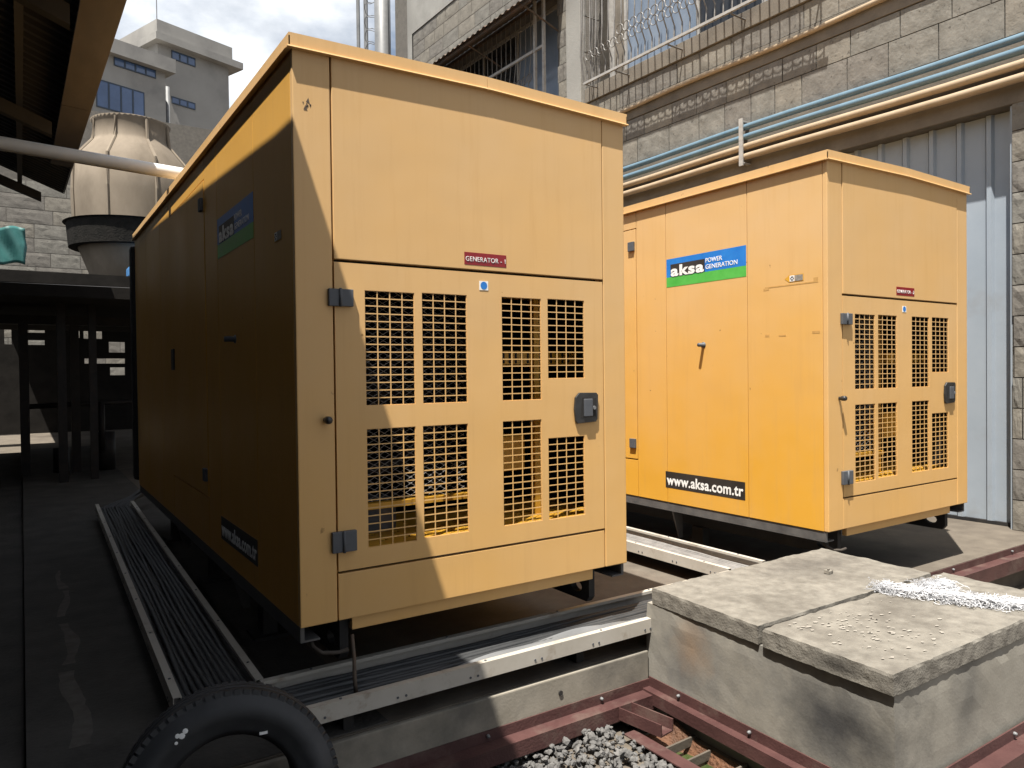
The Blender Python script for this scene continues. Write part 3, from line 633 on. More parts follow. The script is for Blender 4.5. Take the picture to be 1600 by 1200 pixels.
patch(SLABC, (1.62, -1.15, .26), (.2, .12, .05), (.03, .028, .026, 1), .7); patch(SLABC, (2.6, -.35, .3), (.5, .2, .2), (.06, .055, .05, 1), .6)
ch = rough_box(1.642, 3.03, -1.358, -.1155, -.31, .222, 'concrete_chamber', BOXC, div=(18, 16, 8), amp=.004, chip=.008, seed=2, shear=.035)
tag(ch, 'low rectangular concrete chamber in the foreground carrying two cover slabs', 'concrete chamber')
sa = rough_box(1.640, 2.985, -.792, -.16, .226, .302, 'cover_slab', SLABC, div=(90, 44, 6), amp=.0035, chip=.007, seed=4, shear=.05)
tag(sa, 'rear weathered concrete cover slab on the chamber, nearer the generators', 'concrete slab', 'cover slabs on the chamber')
sb_ = rough_box(1.603, 3.02, -1.364, -.818, .225, .300, 'cover_slab', SLABC, div=(90, 44, 6), amp=.0035, chip=.008, seed=9, shear=.035)
tag(sb_, 'front paint-spattered concrete cover slab on the chamber with white rags on it', 'concrete slab', 'cover slabs on the chamber')
# spatter of pale paint on the front slab
sp = MB(); rnd = random.Random(4)
for k in range(150):
    cx = rnd.gauss(1.95, .2); cy = rnd.uniform(-1.33, -.85); s_ = abs(rnd.gauss(.002, .003))+.001
    if not 1.66 < cx < 2.9: continue
    n_ = 7; sp.add([(cx+s_*(.5+1.1*rnd.random())*1.6*math.cos(6.283*t/n_), cy+s_*(.5+1.1*rnd.random())*math.sin(6.283*t/n_), .3035) for t in range(n_)], [tuple(range(n_))])
o = sp.build('paint_spatter', mat('pale_spatter', (.22, .2, .172, 1), (.29, .27, .235, 1), rough=.9), sb_)
pb = rough_box(-.017, .017, -.014, .014, 0, .02, 'pebble', STONE[1], div=(3, 3, 3), amp=.006, seed=3); pb.location = (2.53, -.50, .305)
tag(pb, 'small pale pebble lying on the rear cover slab', 'pebble')
# cotton waste
rg = MB(); rnd = random.Random(12)
spine = [(2.50, -.80), (2.50, -.88), (2.53, -.95), (2.56, -1.02), (2.58, -1.10), (2.62, -1.16), (2.66, -1.22), (2.70, -1.27), (2.76, -1.31)]
blobs = [(2.66, -.93), (2.72, -.96), (2.76, -.93)]
def strand(cx, cy, sc):
    p = Vector((cx+rnd.gauss(0, .022*sc), cy+rnd.gauss(0, .02*sc), .305+rnd.random()*.016*sc)); d = Vector((rnd.gauss(0, 1), rnd.gauss(0, 1), rnd.gauss(0, .5))).normalized(); path = [p.copy()]
    for k in range(9):
        d = (d+Vector((rnd.gauss(0, .7), rnd.gauss(0, .7), rnd.gauss(0, .5)-.06))).normalized(); p = p+d*.011
        p.z = max(.3045, min(p.z, .306+.026*sc)); path.append(p.copy())
    rg.tube(path, .0014, 3, caps=False)
for i in range(len(spine)-1):
    for t in range(230):
        f = rnd.random(); strand(spine[i][0]*(1-f)+spine[i+1][0]*f, spine[i][1]*(1-f)+spine[i+1][1]*f, 1.0 if i < 6 else .7)
for b in blobs:
    for t in range(190): strand(b[0], b[1], .85)
tag(rg.build('cotton_waste', COTTON), 'tangled heap of white cotton waste on the front cover slab', 'cotton rags')

# ================================================================== TYRE
ty = empty('tyre', (-.335, -.33, -.30))
RO, RI, HW = .325, .192, .10
prof = [(RI, -HW*.62), (RI+.012, -HW*.72), (RI+.018, -HW*.80), (RI+.03, -HW*.80), (RI+.05, -HW*.98), (RI+.085, -HW*1.03), (RO-.035, -HW*.95), (RO-.014, -HW*.86), (RO-.008, -HW*.80), (RO, -HW*.7),
        (RO+.002, -HW*.35), (RO-.007, -HW*.33), (RO-.007, -HW*.27), (RO+.003, -HW*.25), (RO+.004, 0.04*HW), (RO-.006, .06*HW), (RO-.006, .12*HW), (RO+.003, .14*HW), (RO, HW*.7), (RO-.012, HW*.88), (RI+.085, HW*1.03), (RI+.03, HW*.8), (RI, HW*.62), (RI+.01, HW*.5), (RO-.05, HW*.6), (RO-.035, 0), (RO-.05, -HW*.6), (RI+.01, -HW*.5)]
tb = MB().lathe(prof, 96, close=True).build('carcass', RUBBER, ty, smooth=True)
tr = MB()
for k in range(72):
    a = 2*math.pi*k/72
    for z0, z1 in ((-.86*HW, -.62*HW), (.62*HW, .86*HW)):
        m = MB().box(RO-.02, RO+.0015, -.0095, .0095, z0, z1)
        ca, sa_ = math.cos(a), math.sin(a)
        tr.add([(x*ca-y*sa_, x*sa_+y*ca, z) for x, y, z in m.v], m.f)
tag(tr.build('tread_blocks', RUBBER, ty), kind='stuff')
wmk = MB()
for a, rr, s_ in ((R(240), .262, .009), (R(243), .268, .008), (R(238), .270, .007), (R(235), .256, .005)):
    wmk.lathe([(0, -.001), (s_, 0)], 8, c=(rr*math.cos(a), rr*math.sin(a), 0))
me_ = wmk.build('white_mark', WHITE_INK, ty); me_.location = (0, 0, -HW*1.06)
bl_ = MB().box(-.012, .012, -.004, .004, -.004, 0).build('label_tag', WHITE_INK, ty)
bl_.location = (.1, -.185, -HW*.82)
# stand it up: lathe axis (z) becomes the tyre's axle, facing the camera and leaning back
rot = Matrix.Translation((0, 0, RO)) @ Matrix.Rotation(R(-9), 4, 'Z') @ Matrix.Rotation(R(-102), 4, 'X')
for c_ in ty.children:
    c_.matrix_local = rot @ Matrix.Translation(c_.location)
tag(ty, 'worn black car tyre leaning against the shaded platform kerb', 'tyre')

# ================================================================== GRAVEL
gv = MB(); rnd = random.Random(21)
bmi = bmesh.new(); bmesh.ops.create_icosphere(bmi, subdivisions=1, radius=1.0)
iv = [v.co.copy() for v in bmi.verts]; ifc = [[v.index for v in f.verts] for f in bmi.faces]; bmi.free()
cnt = 0
def stone_at(x, y, z, s):
    q = Matrix.Rotation(rnd.random()*6.28, 3, 'Z') @ Matrix.Rotation(rnd.random()*6.28, 3, 'X')
    sc = Vector((s*(.8+.5*rnd.random()), s*(.7+.4*rnd.random()), s*(.5+.35*rnd.random())))
    gv.add([q @ Vector((v.x*sc.x, v.y*sc.y, v.z*sc.z)) * (1+.6*(rnd.random()-.5)) + Vector((x, y, z)) for v in iv], ifc)
for k in range(7500):
    x = rnd.uniform(-.9, 1.325); y = rnd.uniform(-1.35, -.17)
    hgt = .012 + .02*noise.noise((x*3, y*3, 0)) + .03*math.exp(-((x-1.15)**2+(y+.35)**2)/.06)
    stone_at(x, y, -.297+hgt*rnd.random()*1.6, .009+.011*rnd.random()**2)
for k in range(90): stone_at(rnd.uniform(1.45, 1.585), rnd.uniform(-.295, -.16), -.29+.02*rnd.random(), .011+.008*rnd.random())
tag(gv.build('gravel', GRAVEL), 'grey crushed stone gravel between the kerb and drain pit', 'gravel', kind='stuff')

# ================================================================== STONE BUILDING (right)
AB = R(1.5)
B = empty('stone_building', (5.9, 0, 0), AB + R(90))
# local frame: x runs along the wall away from camera (u), y=+ points out towards the yard ... (-x world)
def bbox(name, u0, u1, o0, o1, z0, z1, m, parent=B, bevel=0):
    return MB().box(u0, u1, o0, o1, z0, z1).build(name, m, parent, bevel=bevel)
WIN1 = (1.55, 5.03, 5.26, 7.2); WIN2 = (5.93, 9.1, 5.15, 6.85)
wl = MB().plate(-3.0, 11.2, 0, 9.8, -.30, -.02, [(.06, 8, -1, 3.47), WIN1, WIN2])
wl.build('wall', MORTAR, B)
bbox('back_wall', -3, 11.2, -1.6, -1.5, 0, 9.8, SHEDWALL)
bbox('lintel_beam', -.6, 9, -.019, .015, 3.47, 4.02, RENDER_, bevel=.006)
bbox('lower_band', -3, 5.64, -.019, .012, 4.60, 4.80, RENDER_, bevel=.004)
bbox('sill_band', .9, 5.30, -.019, .03, 5.06, 5.255, RENDER_, bevel=.006)
bbox('concrete_pillar', 5.31, 5.62, -.019, .09, 4.80, 9.8, PLASTER, bevel=.01)
bbox('plaster_wall', 5.63, 10.4, -.019, .02, 7.96, 9.8, PLASTER)
# rounded plaster corner
rc = MB(); k_ = 14; rad = 1.0
for i in range(k_+1):
    t = i/k_*math.pi/2
    for z in (0, 9.8): rc.v.append((10.4+rad*math.sin(t), .02-rad+rad*math.cos(t), z))
for i in range(k_): rc.f.append((i*2, i*2+2, i*2+3, i*2+1))
rc.build('rounded_corner', PLASTER, B, smooth=True)
# stones
variants = []
for s_ in range(9):
    rs = random.Random(100+s_); bm = bmesh.new(); bmesh.ops.create_grid(bm, x_segments=5, y_segments=3, size=.5)
    me = bpy.data.meshes.new('stone_face')
    vs_, fs_ = [], []
    nx, nz_ = 6, 4
    for i in range(nx+1):
        for j in range(nz_+1):
            edge = i in (0, nx) or j in (0, nz_)
            vs_.append((i/nx + (0 if i in (0, nx) else rs.uniform(-.04, .04)), (.25 if edge else .65+rs.uniform(-.35, .35)), j/nz_ + (0 if j in (0, nz_) else rs.uniform(-.05, .05))))
    base = len(vs_)
    for i in range(nx):
        for j in range(nz_): fs_.append((i*(nz_+1)+j, i*(nz_+1)+j+1, (i+1)*(nz_+1)+j+1, (i+1)*(nz_+1)+j))
    vs_ += [(0, -.4, 0), (1, -.4, 0), (1, -.4, 1), (0, -.4, 1)]
    c00, c10, c11, c01 = 0, nx*(nz_+1), nx*(nz_+1)+nz_, nz_
    fs_ += [tuple([base, base+1]+[i*(nz_+1) for i in range(nx, -1, -1)]), tuple([base+2, base+3]+[i*(nz_+1)+nz_ for i in range(nx+1)]), tuple([base+3, base]+[j for j in range(nz_+1)]), tuple([base+1, base+2]+[c11-j for j in range(nz_+1)])]
    bm.free(); me.from_pydata(vs_, [], fs_); me.materials.append(STONE[s_ % 3]); me.update(); variants.append(me)
rs = random.Random(5)
def course(u0, u1, z0, z1, wmin=.3, wmax=.55, gap=.009, dep=.007):
    u = u0 - rs.random()*.2
    while u < u1:
        L = rs.uniform(wmin, wmax); a, b = max(u, u0), min(u+L, u1)
        if b-a > .06: inst('stone', rs.choice(variants), B, (a+gap/2, 0, z0+gap/2), (0, 0, 0), (b-a-gap, dep*rs.uniform(.6, 1.2), z1-z0-gap))
        u += L
course(-1.2, 5.64, 4.025, 4.345); course(-1.2, 5.64, 4.345, 4.595)
course(-1.2, 5.30, 4.805, 5.055)
z = 5.055
while z < 6.9:
    course(5.625, 5.925, z, z+.245, .3, .32); z += .245
for z in (6.985, 7.228, 7.472): course(5.63, 10.4, z, z+.243)
course(5.63, 10.4, 7.715, 7.955)
z = 0
while z < 3.4:
    course(-1.0, .055, z, z+.25, .28, .55, dep=.014); z += .25
# door of ribbed sheets, recessed
for k in range(24):
    u0_ = .075+.235*k
    p = [(u0_+.001, -.150), (u0_+.165, -.150), (u0_+.18, -.118), (u0_+.215, -.118), (u0_+.2335, -.150), (u0_+.2335, -.153), (u0_+.001, -.153)]
    m = MB(); n_ = len(p)
    m.add([(x, y, .03) for x, y in p] + [(x, y, 3.466) for x, y in p], [(i, (i+1) % n_, n_+(i+1) % n_, n_+i) for i in range(n_)])
    m.build('door_sheet', SHEET, B)
bbox('door_jamb', .058, .074, -.16, -.02, .0, 3.466, SHEET)
bbox('door_threshold', .06, 6, -.2, -.115, .001, .03, DARKSTEEL)
# window 1 -----------------------------------------------------
def window(u0, u1, z0, z1, panes):
    wf = MB()
    for a in (u0, u1-.05): wf.box(a, a+.05, -.24, -.19, z0, z1)
    wf.box(u0+.051, u1-.051, -.24, -.19, z0, z0+.05); wf.box(u0+.051, u1-.051, -.24, -.19, z1-.05, z1)
    w_ = wf.build('window', WHITEMETAL, B)
    for a, b, m in panes:
        MB().box(a+.002, b-.002, -.225, -.218, z0+.052, z1-.052).build('pane', m, w_)
        MB().box(b-.02, b+.02, -.245, -.195, z0+.052, z1-.052).build('mullion', WHITEMETAL, w_)
    return w_
window(*WIN1, [(1.62, 2.55, GLASS), (2.57, 3.48, DARKGLASS), (3.52, 4.72, GLASS), (4.74, 4.96, RENDER_)])
window(*WIN2, [(5.99, 7.2, GLASS), (7.22, 8.2, DARKGLASS), (8.22, 9.03, DARKGLASS)])
for (a, b, z0, z1) in (WIN1, WIN2):
    bbox('reveal', b, b+.004, -.29, -.021, z0, z1, RENDER_)
# burglar grille 1: box grille standing .25 off the wall
gr = MB(); U0, U1, O, Z0g, Z1g = 1.5, 5.02, .275, 5.19, 7.1
gr.box(U0, U1, O-.015, O+.015, Z0g-.015, Z0g+.015)
G1 = gr.build('grille_rail', WHITEMETAL, B)
bar = MB().tube([(0, O, Z0g+.01), (0, O-.01, Z0g+.16), (.014, O+.05, Z0g+.32), (-.006, O+.05, Z0g+.62), (.014, O+.03, Z0g+.95), (0, O, Z1g)], .0088, 5).ring((0, O, Z0g), .02, .006, (1, 0, 0), (0, 0, 1), 8, 4).mesh('grille_bar', GRILLE)
rgm = MB().ring((0, O+.055, 0), .058, .0055, (1, 0, 0), (0, 0, 1), 16, 4).mesh('grille_ring', GRILLE)
u = U0+.04
while u < U1-.03:
    inst('grille_bar', bar, G1, (u, 0, 0)); u += .118
u = U0+.06
while u < U1-.06:
    for zz in ((5.50, 5.62) if u < 4.3 else (5.50,)): inst('grille_ring', rgm, G1, (u, 0, zz))
    u += .118
for z in (5.19, 5.62, 6.1): MB().tube([(U1, 0, z), (U1, O, z)], .009, 6).build('grille_strut', GRILLE, G1)
MB().tube([(U1, O, 5.2), (U1+.01, O+.05, 5.55), (U1-.01, O+.05, 5.85), (U1, O, 7.1)], .012, 6).build('grille_bar', GRILLE, G1)
MB().tube([(U1, O*.5, 5.2), (U1+.03, O*.5, 5.6), (U1-.02, O*.5, 5.9), (U1, O*.5, 7.1)], .008, 6).build('grille_bar', GRILLE, G1)
for k in range(4): MB().tube([(U1-.6-.9*k, 0, Z0g-.03), (U1-.6-.9*k, O, Z0g-.03)], .01, 6).build('grille_strut', GRILLE, G1)
# grille 2 with straight bars and posts
g2m = MB()
for u in (5.99, 6.20): g2m.box(u-.02, u+.02, .18, .22, 5.15, 6.8)
g2m.box(5.99, 9.0, .185, .215, 6.06, 6.10); g2m.box(5.99, 9.0, .185, .215, 5.14, 5.18)
G2 = g2m.build('grille_rail', WHITEMETAL, B)
b2a = MB().tube([(0, .2, 5.16), (.02, .24, 5.6), (0, .2, 6.06)], .007, 5).mesh('grille_bar', GRILLE); b2b = MB().tube([(0, .2, 6.1), (0, .2, 6.7)], .007, 5).mesh('grille_bar', GRILLE)
b2c = MB().ring((.04, .21, 5.72), .06, .007, (1, 0, 0), (0, 0, 1), 12, 4).mesh('grille_ring', GRILLE)
u = 6.3
while u < 9.0:
    for m_, nm in ((b2a, 'grille_bar'), (b2b, 'grille_bar'), (b2c, 'grille_ring')): inst(nm, m_, G2, (u, 0, 0))
    u += .13
# corrugated awning over window 2
aw = MB(); u = 5.72; prof = []
while u < 10.2:
    prof += [(u, 0), (u+.035, .022), (u+.075, .022), (u+.11, 0)]; u += .15
n_ = len(prof)
aw.add([(x, .0, 6.93+d) for x, d in prof] + [(x, .70, 6.52+d) for x, d in prof], [(i, i+1, n_+i+1, n_+i) for i in range(n_-1)])
aw.add([(x, .0, 6.926+d) for x, d in prof] + [(x, .70, 6.516+d) for x, d in prof], [(n_+i, n_+i+1, i+1, i) for i in range(n_-1)])
awo = aw.build('awning', AWN, B)
ab = MB().box(5.75, 10.1, .6, .64, 6.49, 6.535); ab.box(5.75, 10.1, .03, .07, 6.80, 6.86)
for u in (5.9, 7.4, 8.9): ab.tube([(u, .0, 6.3), (u, .62, 6.50)], .014, 6)
ab.build('awning_frame', AWN, awo)
tag(B, 'multi storey grey stone block building on the right with barred windows', 'building')
# pipes along the wall (things of their own)
def wallpipe(name, zz, off, r, m, label, group, sag=.01, u0=-2.5, u1=9.5):
    path = [(u0+(u1-u0)*k/24, off, zz+sag*math.sin(k*.8)) for k in range(25)]
    o = MB().tube(path, r, 12).build(name, m, smooth=True); o.location = B.location; o.rotation_euler = B.rotation_euler
    tag(o, label, 'pipe', group)
wallpipe('water_pipe', 3.957, .10, .033, BLUEPIPE, 'upper of the two blue pipes along the stone wall', 'pipes along the stone wall')
wallpipe('water_pipe', 3.852, .10, .033, BLUEPIPE, 'lower of the two blue pipes along the stone wall', 'pipes along the stone wall')
wallpipe('conduit_pipe', 3.747, .10, .035, BEIGEPIPE, 'beige pipe directly below the blue pipes on the wall', 'pipes along the stone wall')
wallpipe('conduit_pipe', 3.64, .10, .036, BEIGEPIPE, 'lowest beige pipe, just above the grey sheet door', 'pipes along the stone wall')
wallpipe('conduit_pipe', 4.735, .042, .027, BEIGEPIPE, 'long beige pipe high on the wall under the barred window', 'pipes along the stone wall', sag=.012, u1=5.6)
br = empty('pipe_bracket', B.location, AB+R(90)); 
MB().box(2.575, 2.625, .135, .15, 3.55, 4.06).build('upright', WHITEMETAL, br)
MB().box(2.575, 2.625, .012, .134, 4.02, 4.035).build('arm', WHITEMETAL, br); MB().box(2.575, 2.625, .012, .134, 3.575, 3.59).build('arm', WHITEMETAL, br)
tag(br, 'pale steel bracket clamping the blue and beige pipes to the wall', 'bracket')

# column and mast past the building's end
c0 = at_depth(598, 60, 15.2)
o = MB().tube([(0, 0, 0), (0, 0, 13)], .165, 20).build('flue_pipe', GALV, smooth=True, loc=(c0.x, c0.y, 0)); tag(o, 'tall grey round flue pipe beside the rounded building corner', 'flue pipe')
m0 = at_depth(560, 60, 19); m1 = at_depth(572, 60, 19)
ms = empty('wire_mast', (m0.x, m0.y, 0)); d = m1-m0; d.z = 0
MB().tube([(0, 0, 0), (0, 0, 15)], .05, 8).build('pole', GALV, ms); MB().tube([(d.x, d.y, 0), (d.x, d.y, 15)], .06, 8).build('pole', GALV, ms)
tag(ms, 'pair of thin grey poles against the sky left of the flue', 'mast')
rz = MB(); c1 = at_depth(585, 60, 17.5)
path = []
for k in range(160):
    a = k*.42; path.append((c1.x+.22*math.cos(a), c1.y+.22*math.sin(a), 7.2+k*.022+.05*math.sin(k*1.3)))
rz.tube(path, .009, 4)
tag(rz.build('razor_wire', GALV), 'coil of razor wire between the poles and the flue', 'razor wire')

# ================================================================== FAR CONCRETE BUILDING
ang = YAW + math.atan2(850, F_PX)      # heading of its visible long face
dR = Vector((math.sin(ang), math.cos(ang), 0)); nF = Vector((dR.y, -dR.x, 0))
O_ = at_depth(255, 560, 47.0); O_.z = -.3
FB = empty('concrete_building', O_, math.atan2(dR.y, dR.x))
def onF(px, py, off=0):
    P = on_plane(px, py, nF, O_ + nF*off); return (P-O_).dot(dR), P.z+.3
def fwin(x0, y0, x1, y1, off, nm, parent, panes=3):
    a0, zt = onF(x0, y0, off); a1, _ = onF(x1, y0, off); _, zb_ = onF(x0, y1, off)
    a0, a1 = sorted((a0, a1)); zb_, zt = sorted((zb_, zt))
    f_ = MB().plate(a0, a1, zb_, zt, -off-.02, -off+.12, [(a0+(a1-a0)*i/panes+.05, a0+(a1-a0)*(i+1)/panes-.05, zb_+.07, zt-.07) for i in range(panes)]).build('window', BLUEFRAME, parent)
    for i in range(panes):
        MB().box(a0+(a1-a0)*i/panes+.05, a0+(a1-a0)*(i+1)/panes-.05, -off-.005, -off+.02, zb_+.07, zt-.07).build('pane', BLUEGLASS, f_)
aR, zTop = onF(357, 108); _, zT0 = onF(255, 60); aEnd = aR
MB().box(0, aEnd, .13, 13, 0, zT0).build('wall', FARCONC, FB)
MB().plate(0, aEnd, 0, zT0, 0, .125).build('wall_face', FARCONC, FB)
_, zr = onF(255, 38)
rf = MB().box(-.15, aEnd+.15, -.25, 13.2, zT0+.002, zr).build('roof', FARCONC, FB)
MB().box(-.4, aEnd+.75, -.6, 13.5, zT0-.5, zT0-.05).build('eave_slab', FARCONC, rf)
fwin(268, 80, 305, 94, .03, 'window', FB); fwin(268, 152, 305, 163, .03, 'window', FB); fwin(268, 224, 305, 236, .03, 'window', FB)
# lower wing standing proud of the tower on the left
WO = 2.2
a0, _ = onF(100, 100, WO); a1, _ = onF(258, 110, WO); _, zw = onF(225, 106, WO); _, zw2 = onF(225, 84, WO)
MB().box(a0, a1, -WO, 10, 0, zw).build('wing_wall', FARCONC, FB); MB().box(a0-.2, a1+.4, -WO-.5, 10.2, zw+.002, zw2).build('wing_parapet', FARCONC, FB)
fwin(178, 90, 243, 104, WO+.03, 'window', FB, 4); fwin(150, 124, 225, 168, WO+.03, 'window', FB, 4)
dp, _ = onF(261, 110, .3); MB().tube([(dp, -.3, 0), (dp, -.3, zw)], .13, 10).build('downpipe', GALV, FB, smooth=True)
MB().tube([(.1, .2, zr), (.1, .2, zr+1.6)], .03, 6).build('lightning_rod', GALV, FB)
tag(FB, 'distant grey concrete block with small blue windows against the sky', 'building')

# ================================================================== COOLING TOWER
cd = 16.5; cc = at_depth(207, 300, cd)
def zpix(y): return at_depth(207, y, cd-1.1).z
TW = empty('cooling_tower', (cc.x, cc.y, 0))
zs = {k: zpix(v) for k, v in dict(rim=170, neck=207, shoulder=240, base=342, bas2=380, low=418, deck=440).items()}
body = [(1.18, zs['base']), (1.20, (zs['base']+zs['shoulder'])/2), (1.16, zs['shoulder']), (.80, zs['neck']), (.76, zs['neck']+.08), (.76, zs['rim']-.05), (.80, zs['rim']), (.76, zs['rim']+.015), (.70, zs['rim']), (.66, zs['neck']), (.4, zs['neck']-.1)]
MB().lathe(body, 48).build('shell', FRP, TW, smooth=True)
for k in range(8):
    a = 2*math.pi*(k+.35)/8; ca, sa_ = math.cos(a), math.sin(a)
    MB().tube([((r_+.012)*ca, (r_+.012)*sa_, z_) for r_, z_ in [body[0], body[1], body[2], body[3], body[5]]], .035, 6).build('rib', FRP, TW)
MB().lathe([(1.0, zs['bas2']), (1.26, zs['bas2']), (1.30, zs['base']), (1.36, zs['base']+.02), (1.2, zs['base']+.03)], 48).build('basin_band', BASIN, TW, smooth=False)
MB().lathe([(.8, zs['deck']), (.9, zs['low']+.02), (1.08, zs['bas2']-.002)], 48).build('lower_cone', FRP, TW, smooth=True)
tag(TW, 'cream fibreglass bottle shaped cooling tower raised behind the near generator', 'cooling tower')
# deck that carries it and the dark plant space below
zd = zs['deck']
DK = empty('plant_deck', (cc.x, cc.y, 0))
MB().box(-2.6, 3.0, -1.9, 3.2, zd-.22, zd).build('deck_slab', SHEDWALL, DK); MB().box(-6.5, 3.0, -8.2, -.9, 2.30, 2.44).build('added_canopy', SHEDWALL, DK)  # lower canopy is added to keep sun off the floor beneath
for x in (-4.4, -1.35, 1.6, 2.8): MB().box(x-.045, x+.045, -7.3, -7.21, 0, 2.299).build('post', DARKSTEEL, DK)
for x in (-2.4, 0, 2.8): MB().box(x-.08, x+.08, -1.85, -1.7, 2.441, zd-.221).build('post', DARKSTEEL, DK)
MB().tube([(-6.4, -4.4, 2.8), (3.0, -4.4, 2.85)], .03, 8).build('hand_rail', DARKSTEEL, DK)
for x in (-4, -2.9, -1.8, -.7, .4): MB().tube([(x, -4.4, 2.44), (x, -4.4, 2.82)], .03, 6).build('rail_post', DARKSTEEL, DK)
tag(DK, 'dark concrete deck on steel posts carrying the cooling tower', 'deck')
bl = MB().box(.3, 1.5, -1.8, -1.3, zd+.001, zd+.22).build('plastic_tank', BLUETANK, bevel=.04, loc=(cc.x-.6, cc.y, 0)); tag(bl, 'blue plastic box under the cooling tower', 'tank')
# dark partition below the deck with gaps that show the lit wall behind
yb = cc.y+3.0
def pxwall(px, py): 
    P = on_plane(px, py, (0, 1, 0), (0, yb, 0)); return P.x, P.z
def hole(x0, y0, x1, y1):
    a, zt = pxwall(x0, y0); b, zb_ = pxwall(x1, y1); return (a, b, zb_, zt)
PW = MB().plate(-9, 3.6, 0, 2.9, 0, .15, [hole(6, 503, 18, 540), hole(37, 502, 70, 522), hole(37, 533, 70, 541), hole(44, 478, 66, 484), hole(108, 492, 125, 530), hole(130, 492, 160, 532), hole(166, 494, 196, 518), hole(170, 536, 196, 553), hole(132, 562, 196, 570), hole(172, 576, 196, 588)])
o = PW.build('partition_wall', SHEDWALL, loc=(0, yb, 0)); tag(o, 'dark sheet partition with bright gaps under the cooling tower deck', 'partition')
# sunlit stone boundary wall further back
BW = empty('boundary_wall', (-13, yb+4.5, 0))
MB().box(0, 24, 0, .3, -.3, 9.5).build('wall', MORTAR, BW)
for j in range(3, 17):
    u = -rs.random()
    while u < 17.5:
        L = rs.uniform(.7, 1.2)
        if u > 0: inst('stone', rs.choice(variants), BW, (u+L-.02, -.002, j*.42+.02), (0, 0, R(180)), (L-.02, .014, .40))
        u += L
tag(BW, 'sunlit grey stone boundary wall in the far left background', 'wall')
for px, py, zz in ((0, 0, 0),):
    pass
tp = at_depth(12, 385, 12.5)
t_ = MB(); nn = 12
for i in range(nn+1):
    for j in range(nn+1):
        s_ = i/nn-.5; v_ = j/nn; t_.v.append((s_*.55*(1-.3*abs(v_-.5)), .06*math.sin(s_*9+v_*5), (v_-.5)*.62+.03*math.sin(s_*7)))
for i in range(nn):
    for j in range(nn): t_.f.append((i*(nn+1)+j, (i+1)*(nn+1)+j, (i+1)*(nn+1)+j+1, i*(nn+1)+j+1))
o = t_.build('tarpaulin', TEAL, smooth=True, loc=tp); md_ = o.modifiers.new('thick', 'SOLIDIFY'); md_.thickness = .02
tag(o, 'bunched teal tarpaulin hanging at the far left under the shed roof', 'tarpaulin')

# ================================================================== SHED ROOF (left)
SH = empty('lean_to_shed', (-.35, 0, 0))
def roofpt(x, y, dz=0):      # x relative to eave, negative to the left
    return (x, y, 3.285 + .40*(-x) + .055*max(0, y) + dz)
YA, YB, XE = -6.0, 8.6, -3.6
rfm = MB(); prof = []; y = YA
while y < YB:
    prof += [(y, 0), (y+.03, .03), (y+.07, .03), (y+.10, 0)]; y += .15
n_ = len(prof)
rfm.add([roofpt(.0, y, d) for y, d in prof] + [roofpt(XE, y, d) for y, d in prof], [(i, i+1, n_+i+1, n_+i) for i in range(n_-1)])
rfm.build('roof_sheet', SHEDROOF, SH)
for a, b in ((YA, 1.2), (1.215, 4.1), (4.115, 6.6)):
    MB().hexa([(-.20, a, roofpt(-.2, a)[2]-.10), (-.004, a, roofpt(0, a)[2]-.035), (-.004, b, roofpt(0, b)[2]-.035), (-.20, b, roofpt(-.2, b)[2]-.10), (-.20, a, roofpt(-.2, a)[2]-.07), (-.004, a, roofpt(0, a)[2]-.012), (-.004, b, roofpt(0, b)[2]-.012), (-.20, b, roofpt(-.2, b)[2]-.07)]).build('eave_board', TIMBER, SH)
MB().hexa([(.0005, 0, 3.275), (.010, 0, 3.275), (.010, YB, 3.275+.055*YB), (.0005, YB, 3.275+.055*YB), (.0005, 0, 3.335), (.010, 0, 3.335), (.010, YB, 3.335+.055*YB), (.0005, YB, 3.335+.055*YB)]).build('eave_trim', TIMBER, SH)
MB().box(.0005, .010, YA, -.001, 3.275, 3.335).build('eave_trim', TIMBER, SH)
for k in range(4):
    x = -.45-.95*k
    MB().hexa([(x-.05, YA, roofpt(x, YA)[2]-.14), (x, YA, roofpt(x, YA)[2]-.14), (x, YB, roofpt(x, YB)[2]-.14), (x-.05, YB, roofpt(x, YB)[2]-.14), (x-.05, YA, roofpt(x, YA)[2]-.01), (x, YA, roofpt(x, YA)[2]-.01), (x, YB, roofpt(x, YB)[2]-.01), (x-.05, YB, roofpt(x, YB)[2]-.01)]).build('purlin', SHEDROOF, SH)
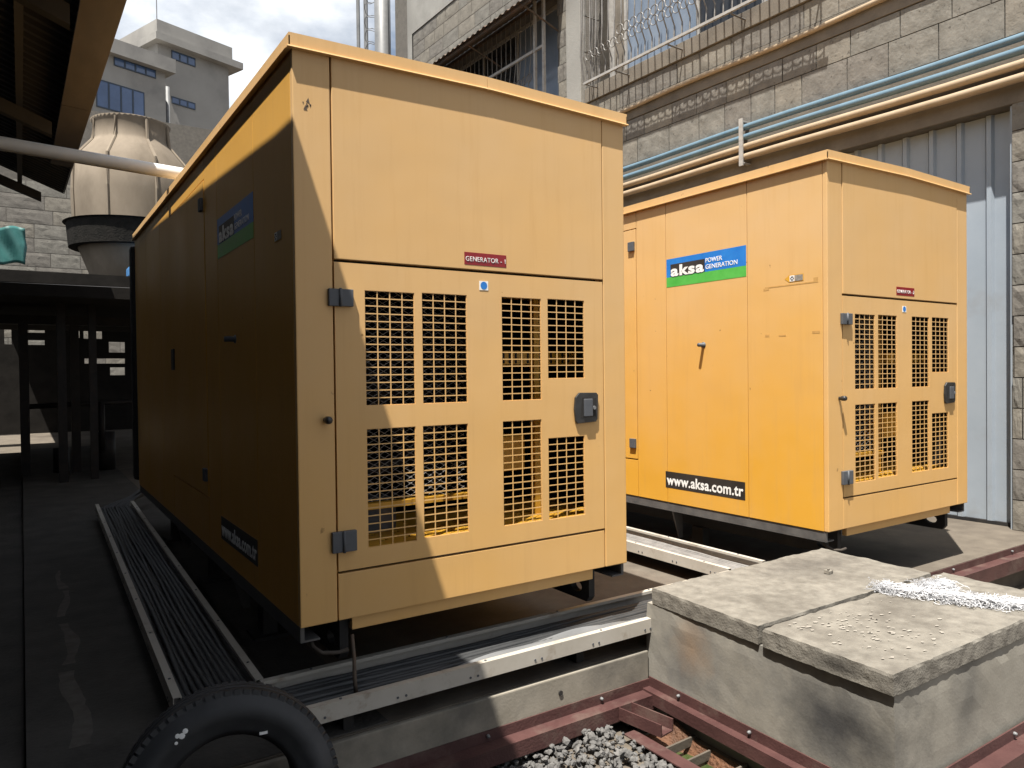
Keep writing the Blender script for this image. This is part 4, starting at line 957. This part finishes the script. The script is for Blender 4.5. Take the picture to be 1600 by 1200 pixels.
for y in (-3.5, -.8, 1.9, 4.6, 8.4):
    MB().hexa([(XE, y, roofpt(XE, y)[2]-.30), (-.25, y, roofpt(-.25, y)[2]-.26), (-.25, y+.08, roofpt(-.25, y)[2]-.26), (XE, y+.08, roofpt(XE, y)[2]-.30), (XE, y, roofpt(XE, y)[2]-.15), (-.25, y, roofpt(-.25, y)[2]-.15), (-.25, y+.08, roofpt(-.25, y)[2]-.15), (XE, y+.08, roofpt(XE, y)[2]-.15)]).build('rafter', SHEDROOF, SH)
MB().box(XE-.2, XE, YA, 17, -.1, 4.5).build('unseen_side_wall', SHEDWALL, SH)  # unseen wall, set close and run long to block light from the left
MB().box(XE, -.05, YA-.15, YA-.01, -.1, 3.2).build('added_end_wall', SHEDWALL, SH)  # unseen wall added behind the camera to keep light off the near generator
for y in (1.9, 4.6): MB().box(-1.62, -1.5, y, y+.12, -.05, roofpt(-1.55, y)[2]-.27).build('post', SHEDROOF, SH)
MB().box(-.47-cc.x, -.37-cc.x, 8.3-cc.y, 8.4-cc.y, 0.005, 2.299).build('post', DARKSTEEL, DK)
tag(SH, 'dark open sided lean-to shed roof overhanging from the upper left', 'shed')
# white pipe crossing from shed to generator roof
o = MB().tube([(-2.6, 2.62, 2.76), (-.93, 2.63, 2.735), (.02, 2.64, 2.695), (.9, 2.66, 2.665)], .042, 14).build('plastic_pipe', PVC, smooth=True)
tag(o, 'white plastic pipe crossing from the dark shed above the near generator roof', 'pipe')
# dark plant frame at the far end of the walkway
PF = empty('pump_rack', (-.4, 9.4, 0))
for x in (-.42, .18): MB().box(x-.055, x+.055, -.05, .05, 0, 2.08).build('post', DARKSTEEL, PF)
MB().box(-2.4, 1.6, -.07, .07, 2.08, 2.2).build('beam', DARKSTEEL, PF); MB().tube([(-.4, 0, .95), (1.5, 0, 1.0)], .035, 8).build('pipe', DARKSTEEL, PF, smooth=True)
MB().tube([(.5, -.02, .3), (.5, -.02, .98)], .04, 8).build('pipe', DARKSTEEL, PF, smooth=True)
MB().tube([(-2.4, .2, 2.52), (.2, .2, 2.56)], .06, 10).build('pipe', DARKSTEEL, PF, smooth=True)
MB().tube([(.55, .1, 0), (.55, .1, .55)], .13, 12).build('gas_cylinder', DARKSTEEL, PF, smooth=True)
MB().tube([(.0, .15, 0), (.0, .15, .35)], .1, 12).build('gas_cylinder', DARKSTEEL, PF, smooth=True)
tag(PF, 'dark steel pump rack at the shaded far end of the walkway', 'rack')
